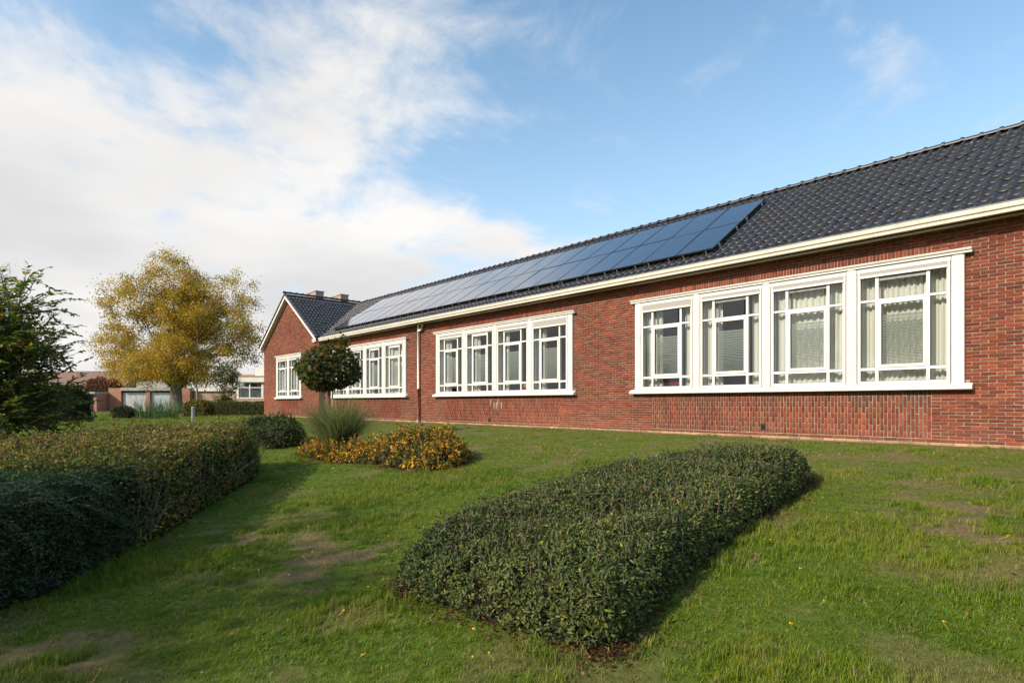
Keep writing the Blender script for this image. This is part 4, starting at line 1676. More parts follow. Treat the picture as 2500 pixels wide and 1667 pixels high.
def rose_tall(x, y):
    return (0.40 + 0.72 * np.exp(-((x + 9.7) / 1.2) ** 2 - ((y - 6.5) / 0.8) ** 2)) * (0.75 + 0.55 * fbm(x * 2.0, y * 2.0, 0, 61, 3))


mound('rose_bed', ROSE, 0.58, 0.6, 13000, 0.055, 0.034, ROSG, 'bed of low roses with orange and yellow autumn leaves', 'rose bed', skirt=0.2, bump=0.2, bump_s=2.5,
      shape=LEAF6, sprig=(260, 0.30, ROSG), litter=0.10, tall_fn=rose_tall, mat='leaf_thin', gaps=0.9,
      pal2=[(0.07, 0.095, 0.028, 5), (0.10, 0.12, 0.035, 4), (0.13, 0.075, 0.035, 2), (0.45, 0.24, 0.02, 1)])


# ornamental grass clump
def blades(name, root, cx, cy, n, h, spread, wid, palette, lean=0.9, rad=0.3):
    V, Fc, C, o_ = [], [], [], 0
    zb = gz(cx, cy)
    seg = 7
    for i in range(n):
        a = rng.uniform(0, 2 * math.pi)
        r0 = rad * math.sqrt(rng.random())
        b = np.array([cx + r0 * math.cos(a), cy + r0 * math.sin(a)])
        a2 = a + rng.normal(0, .5)
        hh = h * rng.uniform(0.55, 1.05)
        ln = spread * rng.uniform(0.15, 1.0) ** 1.3 * lean
        t = np.linspace(0, 1, seg)
        hx = ln * t ** 2.1
        hz = hh * (t - 0.28 * (ln / spread) * t ** 3.2)
        ctr = np.stack([b[0] + hx * math.cos(a2), b[1] + hx * math.sin(a2), zb + hz], 1)
        w = wid * rng.uniform(.7, 1.2) * (1 - t ** 2.2) + 0.0006
        tw = rng.uniform(0, math.pi)
        sd_ = np.array([math.cos(tw), math.sin(tw), 0])
        V.append(np.concatenate([ctr - sd_ * w[:, None] / 2, ctr + sd_ * w[:, None] / 2]))
        Fc.append(np.array([(k, k + 1, seg + k + 1, seg + k) for k in range(seg - 1)]) + o_)
        o_ += 2 * seg
        C.append(np.repeat(pick(palette, 1), 2 * seg, 0))
    return np_mesh(name, np.concatenate(V), np.concatenate(Fc), M['leaf_thin'], root, np.concatenate(C))


GRC = [(0.12, 0.165, 0.065, 5), (0.17, 0.205, 0.085, 4), (0.26, 0.25, 0.11, 2), (0.34, 0.28, 0.14, 1.3), (0.08, 0.12, 0.045, 3)]
r_ = empty('ornamental_grass', (-12.6, 6.05, gz(-12.6, 6.05)), 'tall clump of ornamental grass in front of the small maple', 'grass clump')
blades('blades', r_, -12.6, 6.05, 2200, 1.48, 1.35, 0.010, GRC)
blades('dry_blades', r_, -12.75, 5.85, 160, 0.55, 0.75, 0.011, [(0.34, 0.2, 0.07, 3), (0.4, 0.26, 0.1, 2)], rad=0.35)
r_ = empty('fine_grass_tuft', (-11.7, 7.3, gz(-11.7, 7.3)), 'loose pale grass tuft behind the rose bed', 'grass clump')
blades('blades', r_, -11.7, 7.3, 170, 0.6, 0.6, 0.006, [(0.2, 0.2, 0.07, 3), (0.26, 0.22, 0.1, 2)], rad=0.4)


# ------------------------------------------------------------------ trees
def tree(name, base, lobes, n_clus, per, llen, lwid, palette, label, cat='tree', trunk_r=0.25, trunk_top=None, n_limb=9, clus_r=0.5, shape=LEAF4, mat='leaf_thin',
         droop=0.2, group=None, limb_r=0.35, shell=0.5, twig_r=0.012, seed=1, lean=(0, 0)):
    """trunk, limbs reaching into the crown lobes, twigs to every leaf cluster"""
    bx, by = base
    bz = gz(bx, by)
    root = empty(name, (bx, by, bz), label, cat, group)
    L = np.array([l[:6] for l in lobes], float)          # x, y, z (absolute), rx, ry, rz
    vol = L[:, 3] * L[:, 4] * L[:, 5]
    li = rng.choice(len(L), n_clus, p=vol / vol.sum())
    d = rand_unit(n_clus) * (rng.random((n_clus, 1)) ** shell)
    P = L[li, :3] + d * L[li, 3:6]
    P[:, 2] += (fbm(P[:, 0] * .9, P[:, 1] * .9, P[:, 2] * .9, 3, 2) - .4) * .3
    tt = trunk_top or (L[:, 2].mean())
    m = MB()
    tp = [Vector((bx, by, bz - 0.1)), Vector((bx + lean[0] * .3, by + lean[1] * .3, bz + (tt - bz) * .3)), Vector((bx + lean[0] * .7, by + lean[1] * .7, bz + (tt - bz) * .65)), Vector((bx + lean[0], by + lean[1], tt))]
    m.tube(tp, [trunk_r * 1.25, trunk_r * .95, trunk_r * .7, trunk_r * .35], 10)
    m.tube([tp[0], tp[0] + Vector((0, 0, .35))], [trunk_r * 1.6, trunk_r * 1.05], 10)
    build('trunk', m, M['bark'], root, smooth=True)
    # limbs
    m = MB()
    nodes = [np.array(tp[2][:]), np.array(tp[3][:])]
    rads = [trunk_r * .7, trunk_r * .35]
    nodes += [np.array((tp[1] * (1 - q) + tp[2] * q)[:]) for q in (0.6,)]
    rads += [trunk_r * .8]
    ends = P[rng.choice(n_clus, n_limb, replace=False)]
    for e in ends:
        q = rng.uniform(0.30, 0.95)
        s = np.array((tp[0] * (1 - q) + tp[3] * q)[:]) if not lean[0] else np.array(tp[1][:]) * (1 - q) + np.array(tp[3][:]) * q
        s[2] = min(s[2], e[2] - 0.1)
        r0 = trunk_r * limb_r * rng.uniform(.8, 1.2)
        mid = s * .5 + e * .5 + rng.normal(0, .12, 3) * np.linalg.norm(e - s) * .6
        ts = np.linspace(0, 1, 7)
        pts_ = [(1 - t) ** 2 * s + 2 * t * (1 - t) * mid + t * t * e for t in ts]
        m.tube(pts_, [r0 * (1 - .85 * t) for t in ts], 6)
        nodes += pts_[1:]
        rads += [r0 * (1 - .85 * t) for t in ts[1:]]
    nd = np.array(nodes)
    order = np.argsort(np.linalg.norm(P - np.array(tp[2][:]), axis=1))
    for j in order:
        dist = np.linalg.norm(nd - P[j], axis=1) + np.where(nd[:, 2] > P[j, 2] + .3, 0.6, 0)
        k_ = int(np.argmin(dist))
        s = nd[k_]
        mid = s * .5 + P[j] * .5 + np.array([0, 0, .08 * np.linalg.norm(P[j] - s)]) + rng.normal(0, .05, 3)
        r0 = max(min(rads[k_] * .55, twig_r * 3), twig_r)
        m.tube([s, mid, P[j]], [r0, r0 * .7, r0 * .35], 4)
        nd = np.vstack([nd, mid, P[j]])
        rads += [r0 * .7, r0 * .4]
    build('branches', m, M['bark'], root)
    ncl = len(P)
    n = ncl * per
    ci = np.repeat(np.arange(ncl), per)
    pos = P[ci] + rng.normal(0, 1, (n, 3)) * clus_r * np.array([.55, .55, .42])
    pos[:, 2] -= droop * np.abs(rng.normal(0, 1, n)) * clus_r
    ax = rand_unit(n) + [0, 0, -.35]
    fn = norml(rand_unit(n) + [0, 0, .7])
    ccol = pick(palette, ncl, .12)[ci] * .55 + pick(palette, n, .15) * .45
    v, f, c = leaves(pos, ax, fn, llen * rng.uniform(.7, 1.25, n), lwid * rng.uniform(.7, 1.25, n), ccol, shape)
    np_mesh('crown', v, f, M[mat], root, c)
    return root


def cam_pt(a, zc, z):
    """point from sideways offset a, distance zc along the view axis, height z"""
    return (a * RGT[0] + zc * FWD[0], a * RGT[1] + zc * FWD[1], z)


AUT = [(0.56, 0.35, 0.055, 7), (0.46, 0.34, 0.07, 5), (0.32, 0.30, 0.07, 5), (0.58, 0.33, 0.05, 3), (0.18, 0.20, 0.055, 5)]
bt = cam_pt(-24.6, 42.0, 0)
K_ = 0.0319
lob = []
for dx, dz, rx, rz in ((-12, 322, 62, 60), (30, 300, 50, 50), (138, 280, 40, 58), (-88, 258, 60, 66), (-150, 175, 62, 46), (-120, 120, 60, 36), (124, 165, 60, 62), (0, 138, 100, 66), (-55, 110, 60, 40), (60, 112, 60, 40), (168, 215, 30, 42), (15, 230, 110, 70), (70, 255, 60, 55)):
    p = cam_pt(-24.6 + dx * K_, 42.0 + rng.uniform(-1, 1), 0.6 + dz * K_)
    lob.append((*p, rx * K_, (rx + rz) / 2 * K_, rz * K_))
tree('autumn_tree', (bt[0], bt[1]), lob, 1100, 94, 0.12, 0.085, AUT, 'large broad tree with golden autumn leaves in front of the garages', trunk_r=0.40, trunk_top=6.0, n_limb=30, limb_r=0.23,
     clus_r=0.48, shell=0.36, twig_r=0.014)

# globe maple on its stem, with a support stake
MAP = [(0.060, 0.080, 0.018, 6), (0.090, 0.105, 0.024, 5), (0.11, 0.085, 0.026, 3), (0.13, 0.085, 0.03, 1.2), (0.32, 0.13, 0.015, 0.4), (0.030, 0.045, 0.013, 5)]
mc = cam_pt(-4.98, 15.6, 0)
mroot = empty('globe_maple', (mc[0], mc[1], gz(mc[0], mc[1])), 'small round-headed maple with bronze green leaves before the gable corner', 'tree')
m = MB()
zb = gz(mc[0], mc[1])
m.tube([(mc[0], mc[1], zb - .05), (mc[0] + .02, mc[1], zb + .8), (mc[0], mc[1], 2.45)], [.05, .045, .035], 9)
build('trunk', m, M['bark'], mroot, smooth=True)
m = MB()
cc_ = np.array([mc[0], mc[1], 2.56])
for i in range(26):
    d = rand_unit(1)[0] * np.array([.64, .64, .45])
    d[2] = d[2] * .6 + .1
    m.tube([(mc[0], mc[1], 2.25), tuple(cc_ + d * .45), tuple(cc_ + d)], [.02, .013, .005], 5)
build('branches', m, M['bark'], mroot)
n = 3000
d = rand_unit(n)
rr = rng.uniform(.55, 1.0, n) ** .5
bumpy = .82 + .45 * fbm(d[:, 0] * 2.2 + 5, d[:, 1] * 2.2, d[:, 2] * 2.2, 8, 3)
pos = cc_ + d * (rr * bumpy)[:, None] * np.array([.80, .80, .58])
pos[:, 2] = np.where(pos[:, 2] < 2.0, 2.0 + rng.random(n) * .5, pos[:, 2])
sp = rng.random(n) < .03                               # the leading shoot that stands out of the head
rt3 = np.array([RGT[0], RGT[1], 0])
pos[sp] = cc_ + rt3 * .40 + rng.normal(0, [.06, .06, .10], (sp.sum(), 3)) + [0, 0, .72]
ax = d * .7 + rand_unit(n) * .6 + [0, 0, -.6]
fn = norml(d * .8 + rand_unit(n) * .55 + [0, 0, .45])
v, f, c = leaves(pos, ax, fn, .15 * rng.uniform(.6, 1.2, n), .15 * rng.uniform(.6, 1.2, n), pick(MAP, n), LEAFM, .12)
np_mesh('crown', v, f, M['leaf_thin'], mroot, c)
m = MB()
sk = np.array([mc[0], mc[1]]) + RGT * .12 - FWD * .08
m.tube([(sk[0], sk[1], gz(*sk) - .05), (sk[0], sk[1], 2.28)], [.022, .02], 7)
M['stake'] = mat_noise('stake_wood', (0.40, 0.30, 0.13), (0.5, 0.4, 0.2), 9, .9)
tag(build('support_stake', m, M['stake']), 'thin pale stake beside the maple stem', 'stake')

# tall green tree at the left edge, long leafy shoots
GRN = [(0.075, 0.125, 0.028, 6), (0.11, 0.16, 0.034, 5), (0.17, 0.19, 0.042, 3), (0.28, 0.22, 0.05, 2), (0.42, 0.25, 0.035, 1.0)]


RGT3 = np.array([RGT[0], RGT[1], 0.0])


def shoot_tree(name, a0, zc0, lobes, n_shoot, label):
    b = cam_pt(a0, zc0, 0)
    root = empty(name, (b[0], b[1], gz(b[0], b[1])), label, 'tree')
    zb = gz(b[0], b[1])
    m = MB()
    top = cam_pt(a0 + .4, zc0, 3.6)
    m.tube([(b[0], b[1], zb - .1), tuple(cam_pt(a0 + .15, zc0, zb + 1.6)), top], [.10, .07, .03], 9)
    for s in range(4):
        e = cam_pt(a0 + rng.uniform(-.8, 1.3), zc0 + rng.uniform(-.8, .8), rng.uniform(2.6, 4.4))
        m.tube([(b[0], b[1], zb + .05), tuple((np.array(b[:2] + (zb,)) + np.array(e)) / 2 + rng.normal(0, .15, 3)), e], [.05, .035, .012], 7)
    build('trunk', m, M['bark'], root, smooth=True)
    tw = MB()
    V, Fc, C, o_ = [], [], [], 0
    Lb = np.array(lobes)
    vol = Lb[:, 2] * Lb[:, 3]
    for i in range(n_shoot):
        l = Lb[rng.choice(len(Lb), p=vol / vol.sum())]
        dd = rand_unit(1)[0] * rng.random() ** .45
        ctr = np.array(cam_pt(l[0] + dd[0] * l[2], zc0 + dd[1] * 1.3, l[1] + dd[2] * l[3]))
        core = np.array(cam_pt(a0 + .2, zc0, max(l[1] - .5, 1.3)))
        outd = ctr - core
        outd /= np.linalg.norm(outd)
        dr = outd * .6 + RGT3 * .2 + np.array([0, 0, .35]) + rng.normal(0, .55, 3)
        dr /= np.linalg.norm(dr)
        ln = rng.uniform(.35, .85)
        q = np.linspace(0, 1, 5)
        pts_ = ctr[None] + dr[None] * (ln * q[:, None]) + np.array([0, 0, -.22]) * (q[:, None] ** 2) * ln
        pts_ = np.vstack([ctr - (ctr - core) * min(.5 / np.linalg.norm(ctr - core), .9), pts_])
        tw.tube(pts_, [.010, .008, .006, .005, .004, .002], 4)
        nl = int(ln * 30)
        tt = np.sort(rng.random(nl)) * 4.999
        k_ = tt.astype(int)
        fr = (tt - k_)[:, None]
        bs = pts_[k_] * (1 - fr) + pts_[np.minimum(k_ + 1, 5)] * fr
        lat = np.cross(dr, [0, 0, 1])
        lat /= np.linalg.norm(lat) + 1e-9
        sgn = np.where(np.arange(nl) % 2, 1, -1)[:, None]
        ax = lat * sgn + dr * .75 + rng.normal(0, .22, (nl, 3)) + [0, 0, -.18]
        fn = norml(np.array([0, 0, 1]) + rng.normal(0, .45, (nl, 3)))
        v, f, c = leaves(bs, ax, fn, rng.uniform(.10, .155, nl), rng.uniform(.05, .075, nl), pick(GRN, nl), LEAF6, .3)
        V.append(v); Fc.append(f + o_); C.append(c); o_ += len(v)
    build('branches', tw, M['bark'], root)
    np_mesh('crown', np.concatenate(V), np.concatenate(Fc), M['leaf_thin'], root, np.concatenate(C))
    return root


shoot_tree('green_tree', -11.6, 13.0, [(-11.0, 4.1, .40, .45), (-12.0, 3.6, .9, .8), (-11.4, 3.0, .9, .9), (-10.9, 2.9, .6, .45), (-11.8, 2.2, 1.3, 1.0), (-11.1, 1.9, .7, .6), (-12.4, 3.0, 1.0, 1.5), (-11.7, 1.5, 1.5, .7), (-10.9, 1.3, .8, .5), (-11.9, 1.0, 1.6, .5), (-11.5, 2.6, .9, 1.2)], 1100,
           'tall dark green tree with long leafy shoots at the left edge')
# sparse pinkish tree far behind it
PNK = [(0.30, 0.17, 0.10, 3), (0.24, 0.15, 0.09, 3), (0.34, 0.2, 0.09, 1)]
bp_ = cam_pt(-42.0, 46.0, 0)
lob = [(*cam_pt(-42.2, 46, 10.2), 3.0, 3.0, 3.6), (*cam_pt(-39.0, 46, 7.0), 3.2, 2.8, 2.8), (*cam_pt(-43.5, 46, 7.0), 3.8, 3.4, 3.8)]
tree('bare_tree', (bp_[0], bp_[1]), lob, 420, 22, 0.12, 0.06, PNK, 'sparse tree with few pinkish leaves behind the green tree', trunk_r=.22, trunk_top=7.5, n_limb=18, clus_r=.75, twig_r=.017, shell=.6)
# ivy-clad little tree before the white bungalow, under the big crown
lob = [(*cam_pt(-20.1, 40, 1.9), .75, .7, 1.2), (*cam_pt(-19.9, 40, 3.3), 1.3, 1.0, .9)]
bp_ = cam_pt(-20.1, 40, 0)
tree('small_dark_tree', (bp_[0], bp_[1]), lob, 90, 55, 0.10, .07, [(0.03, 0.05, 0.016, 4), (0.06, 0.07, 0.02, 3), (0.16, 0.11, 0.02, 2)], 'small dark green tree before the white bungalow', trunk_r=.09, trunk_top=2.6, n_limb=6, clus_r=.3, twig_r=.008)


# row of half-bare trees along the near side of the garden: they shade the foreground and mirror in the panes
SHD = [(0.20, 0.14, 0.03, 3), (0.12, 0.12, 0.03, 3), (0.28, 0.16, 0.03, 2)]
for i, (tx_, ty_, hh, nc, lb_) in enumerate((
        (-8.2, -11.2, 9.4, 300, 'half-bare tree behind the viewpoint to the left'),
        (-1.6, -12.0, 9.6, 300, 'half-bare tree straight behind the viewpoint'),
        (5.0, -12.2, 9.8, 300, 'half-bare tree behind the viewpoint to the right'))):
    lob = [(tx_, ty_, hh * .68, 3.4, 3.0, hh * .30), (tx_ + 1.6, ty_ + .4, hh * .5, 2.6, 2.4, hh * .22), (tx_ - 1.8, ty_ - .3, hh * .5, 2.6, 2.4, hh * .22)]
    tree('garden_tree', (tx_, ty_), lob, nc, 56, 0.15, 0.10, SHD, lb_, trunk_r=.2, trunk_top=hh * .6, n_limb=12, clus_r=.55, twig_r=.014, shell=.5, group='trees along the near side of the garden')


def box_bush(name, a0, zc0, wa, wb, h, n, pal, label, cat='hedge', ll=.07, lw=.045, rim=.4, bump=.16):
    pl_ = [cam_pt(a0 + p * wa, zc0 + q * wb, 0)[:2] for p, q in ((-1, -1), (0, -1.03), (1, -1), (1, 0), (1, 1), (0, 1.03), (-1, 1), (-1, 0))]
    return mound(name, pl_, h, rim, n, ll, lw, pal, label, cat, skirt=.12, bump=bump)


YEW = [(0.022, 0.040, 0.012, 5), (0.035, 0.055, 0.016, 4), (0.07, 0.055, 0.018, 2)]
box_bush('yew_hedge', -20.6, 24.0, 2.7, .9, 1.5, 16000, YEW, 'dark clipped yew hedge in front of the grey garages')
box_bush('low_box_hedge', -16.6, 37, 4.4, .8, 0.86, 14000, [(0.05, 0.075, 0.016, 5), (0.08, 0.10, 0.02, 4), (0.10, 0.08, 0.02, 1)], 'low green hedge running up to the gable corner', ll=.08)
box_bush('mixed_bush', -18.3, 33.5, .8, .6, .95, 4000, [(0.09, 0.12, 0.02, 4), (0.16, 0.13, 0.03, 3), (0.28, 0.20, 0.02, 1.5)], 'small yellowing bush right of the big trunk', 'bush', ll=.08)
box_bush('dark_bush', -19.6, 29.0, .55, .4, .6, 1800, YEW, 'dark small bush below the white garage doors', 'bush', ll=.07)
box_bush('beech_hedge', -55.5, 78, 2.2, 1.0, 4.2, 6000, [(0.24, 0.09, 0.045, 4), (0.19, 0.075, 0.04, 3)], 'tall rust brown beech hedge beyond the garages', ll=.16, lw=.1)
for i, (a, zc) in enumerate(((-18.1, 28.5), (-17.0, 28.2))):
    b = cam_pt(a, zc, 0)
    r_ = empty('reed_clump', (b[0], b[1], gz(b[0], b[1])), ['clump of upright blue-green reeds below the white garage doors', 'clump of upright blue-green reeds at the big tree trunk'][i], 'reeds', 'reed clumps by the tree')
    blades('blades', r_, b[0], b[1], 260, 1.2, .75, .016, [(0.08, 0.14, 0.06, 3), (0.11, 0.17, 0.075, 2), (0.05, 0.1, 0.04, 2)], rad=.55)

# ------------------------------------------------------------------ buildings beyond the garden
def lbox(mb, a0, a1, b0, b1, z0, z1):
    """box in the frame of the row behind: a sideways, b away"""
    ps = [(a0, b0), (a1, b0), (a1, b1), (a0, b1)]
    vs = [cam_pt(a, b, z0) for a, b in ps] + [cam_pt(a, b, z1) for a, b in ps]
    mb.add(vs, [(0, 3, 2, 1), (4, 5, 6, 7), (0, 1, 5, 4), (1, 2, 6, 5), (2, 3, 7, 6), (3, 0, 4, 7)])


def lpart(name, mat, parent, *boxes):
    mb = MB()
    for bx in boxes:
        lbox(mb, *bx)
    return build(name, mb, mat, parent)


M['redbrick_far'] = mat_noise('far_red_brick', (0.34, 0.16, 0.11), (0.42, 0.21, 0.15), 10, .9, .2)
M['door_white'] = mat_noise('door_white', (0.66, 0.66, 0.66), (0.74, 0.74, 0.73), 2, .5)
M['door_dark'] = mat_noise('door_dark', (0.03, 0.04, 0.05), (0.05, 0.06, 0.07), 2, .5)
M['white_far'] = mat_noise('white_render', (0.72, 0.71, 0.68), (0.8, 0.79, 0.76), 2, .8)
M['orange_trim'] = mat_noise('orange_trim', (0.42, 0.22, 0.11), (0.48, 0.26, 0.13), 5, .6)
M['roof_brown'] = mat_noise('brown_tiles', (0.16, 0.10, 0.075), (0.24, 0.15, 0.11), 3, .9)
M['glass_far'] = mat_glass('far_glass', (0.5, 0.55, 0.55), 1.0)
M['blind_far'] = mat_noise('far_blind', (0.50, 0.52, 0.50), (0.58, 0.6, 0.57), 2, .8)
gz0 = 0.8
gar = empty('white_door_garages', cam_pt(-34.5, 55, gz0), 'brick garages with white ribbed doors behind the big tree', 'garage')
lpart('wall', M['redbrick_far'], gar, (-38.7, -37.5, 55, 61, gz0 - .2, 3.05), (-35.1, -34.75, 55, 61, gz0 - .2, 2.75), (-31.9, -30.9, 55, 61, gz0 - .2, 3.05), (-37.5, -30.9, 60.5, 61, gz0 - .2, 2.8))
lpart('roof', M['concrete'], gar, (-37.49, -31.91, 54.85, 61.2, 2.8, 3.08), (-37.0, -34, 56.5, 60, 3.08, 3.75))
for a0, a1 in ((-37.45, -35.13), (-34.72, -31.93)):
    d_ = lpart('garage_door', M['door_white'], gar, (a0, a1, 55.25, 55.3, gz0 - .2, 2.62))
    mb = MB()
    q = a0 + .06
    while q < a1 - .05:
        lbox(mb, q, q + .05, 55.22, 55.249, gz0 - .15, 2.6)
        q += .115
    build('door_ribs', mb, M['door_white'], d_)
    lpart('lintel_gap', M['dark'], gar, (a0, a1, 55.26, 55.5, 2.63, 2.79))
dg = empty('grey_garages', cam_pt(-43, 55, gz0), 'low flat garages with dark doors behind the yew hedge', 'garage')
lpart('wall', M['redbrick_far'], dg, (-39.05, -38.75, 53.5, 60, gz0 - .2, 2.45), (-42.6, -42.2, 53.5, 60, gz0 - .2, 2.45), (-46, -45.6, 53.5, 60, gz0 - .2, 2.45), (-49.5, -49.1, 53.5, 60, gz0 - .2, 2.45), (-49.1, -39.06, 59.6, 60, gz0 - .2, 2.45))
lpart('roof', M['concrete'], dg, (-50, -38.72, 53.2, 60.3, 2.46, 2.66))
for a0, a1 in ((-42.19, -39.06), (-45.59, -42.61), (-49.09, -46.01)):
    lpart('garage_door', M['door_dark'], dg, (a0, a1, 53.9, 53.96, gz0 - .2, 2.4))
an = empty('brick_annex', cam_pt(-28, 56, gz0), 'beige brick flat-roofed annex behind the low hedge', 'building')
lpart('wall', M['beige_brick'], an, (-30.85, -25.8, 55.6, 63, gz0 - .2, 2.75), (-25.79, -25.05, 56.2, 63, gz0 - .2, 2.75))
lpart('roof_edge', M['white_far'], an, (-30.95, -25.0, 55.4, 63.2, 2.76, 3.06))
lpart('upper_wall', M['white_far'], an, (-36.0, -26.0, 63.5, 70, gz0, 4.6))
lpart('upper_trim', M['orange_trim'], an, (-36.1, -25.9, 63.4, 70.1, 4.61, 4.78))
bu = empty('white_bungalow', cam_pt(-22, 52, gz0), 'white flat-roofed bungalow with wide windows beside the gable corner', 'building')
lpart('lower_wall', M['beige_brick'], bu, (-25.0, -17, 52.0, 60, gz0 - .2, 2.02))
lpart('window_frame', M['white_far'], bu, (-25.0, -24.8, 52.02, 52.2, 2.03, 3.5), (-24.8, -17, 52.02, 52.2, 2.03, 2.12), (-24.8, -17, 52.02, 52.2, 3.42, 3.5), (-23.85, -23.75, 52.02, 52.2, 2.13, 3.41),
      (-22.75, -22.55, 52.02, 52.2, 2.13, 3.41), (-24.8, -23.86, 52.02, 52.18, 2.98, 3.05), (-23.74, -22.76, 52.02, 52.18, 2.98, 3.05), (-22.54, -21.0, 52.02, 52.18, 3.02, 3.09), (-21.0, -20.85, 52.02, 52.2, 2.13, 3.41))
for a0, a1 in ((-24.8, -23.86), (-23.74, -22.76), (-22.54, -21.01)):
    lpart('pane', M['glass_far'], bu, (a0, a1, 52.1, 52.12, 2.13, 2.97))
    lpart('pane', M['glass_far'], bu, (a0, a1, 52.1, 52.12, 3.06, 3.41))
    lpart('blind', M['blind_far'], bu, (a0, a1, 52.35, 52.37, 2.13, 3.0))
lpart('inside_wall', M['door_dark'], bu, (-25.0, -17, 53.5, 53.6, 2.03, 3.5))
lpart('roof_edge', M['white_far'], bu, (-25.3, -17, 51.8, 60, 3.51, 4.0))
lpart('roof_trim', M['orange_trim'], bu, (-25.35, -17, 51.75, 60.1, 4.01, 4.07))
lpart('rooftop_room', M['white_far'], bu, (-24.2, -22.9, 54, 58, 4.08, 4.85), (-22.8, -19, 55, 59, 4.08, 4.75))
lpart('chimney', M['redbrick_far'], bu, (-24.5, -23.7, 58.5, 59.2, 4.08, 5.3))
ho = empty('brown_roof_house', cam_pt(-64, 85, gz0), 'beige brick house with a brown tiled roof far behind the green tree', 'house')


def gable_house(root, a0, a1, b0, b1, ze, zr, mat_w, mat_r):
    lpart('wall', mat_w, root, (a0, a1, b0, b1, gz0 - .2, ze))
    mb = MB()
    bm_ = (b0 + b1) / 2
    vs = [cam_pt(a0 - .3, b0 - .4, ze - .1), cam_pt(a1 + .3, b0 - .4, ze - .1), cam_pt(a1 + .3, b1 + .4, ze - .1), cam_pt(a0 - .3, b1 + .4, ze - .1), cam_pt(a0 - .3, bm_, zr), cam_pt(a1 + .3, bm_, zr)]
    mb.add(vs, [(0, 1, 5, 4), (2, 3, 4, 5), (0, 4, 3), (1, 2, 5), (0, 3, 2, 1)])
    rf = build('roof', mb, mat_r, root)
    return rf


gable_house(ho, -72, -57.5, 85, 94, 4.3, 6.6, M['beige_brick'], M['roof_brown'])
for a0 in (-70, -66.5, -63, -60):
    f_ = lpart('window', M['white_far'], ho, (a0, a0 + 1.8, 84.93, 85.0, 2.2, 3.7))
    lpart('pane', M['door_dark'], f_, (a0 + .12, a0 + 1.68, 84.88, 84.925, 2.32, 3.58))
lpart('chimney', M['beige_brick'], ho, (-61, -60, 89, 89.9, 5.5, 7.4))
h2 = empty('pale_house', cam_pt(-50, 90, gz0), 'pale beige house behind the garage roofs left of the big tree', 'house')
gable_house(h2, -56.5, -44, 88, 97, 4.9, 6.4, M['beige_brick'], M['roof_brown'])
for a0 in (-52.5, -48.5):
    f_ = lpart('window', M['white_far'], h2, (a0, a0 + 2.0, 87.93, 88.0, 3.0, 4.4))
    lpart('pane', M['blind_far'], f_, (a0 + .12, a0 + 1.88, 87.88, 87.925, 3.12, 4.28))
M['roof_red'] = mat_noise('red_tiles', (0.26, 0.10, 0.06), (0.34, 0.14, 0.08), 3, .9)
h3 = empty('red_roof_house', cam_pt(-36, 90, gz0), 'house with a low red tiled roof seen through the big crown', 'house')
gable_house(h3, -45, -35, 80, 90, 4.3, 5.6, M['white_far'], M['roof_red'])
for a0 in (-43.5, -40.0, -37.0):
    f_ = lpart('window', M['white_far'], h3, (a0, a0 + 1.8, 79.93, 80.0, 2.8, 4.1))
    lpart('pane', M['door_dark'], f_, (a0 + .12, a0 + 1.68, 79.88, 79.925, 2.92, 3.98))
# lamp column and marker post
b = cam_pt(-28.6, 52, 0)
m = MB()
m.tube([(b[0], b[1], .7), (b[0], b[1], 1.6), (b[0], b[1], 3.9)], [.075, .06, .05], 10)
m.tube([(b[0], b[1], 3.88), (b[0], b[1], 4.0), (b[0], b[1], 4.05)], [.06, .16, .14], 10)
tag(build('lamp_column', m, M['concrete']), 'thin grey lamp column in front of the beige annex', 'lamp post')
b = cam_pt(-13.9, 25.0, 0)
M['post_grey'] = mat_noise('post_grey', (0.42, 0.43, 0.44), (0.55, 0.56, 0.57), 6, .6)
pr_ = empty('marker_post', (b[0], b[1], gz(b[0], b[1])), 'short grey marker post behind the clipped hedge', 'post')
m = MB()
m.box(b[0] - .05, b[0] + .05, b[1] - .05, b[1] + .05, gz(b[0], b[1]) - .1, 1.45)
build('shaft', m, M['post_grey'], pr_)
m = MB()
for q in range(4):
    m.box(b[0] - .055, b[0] + .055, b[1] - .055, b[1] + .055, 1.05 + q * .1, 1.075 + q * .1)
build('grooves', m, M['door_dark'], pr_)


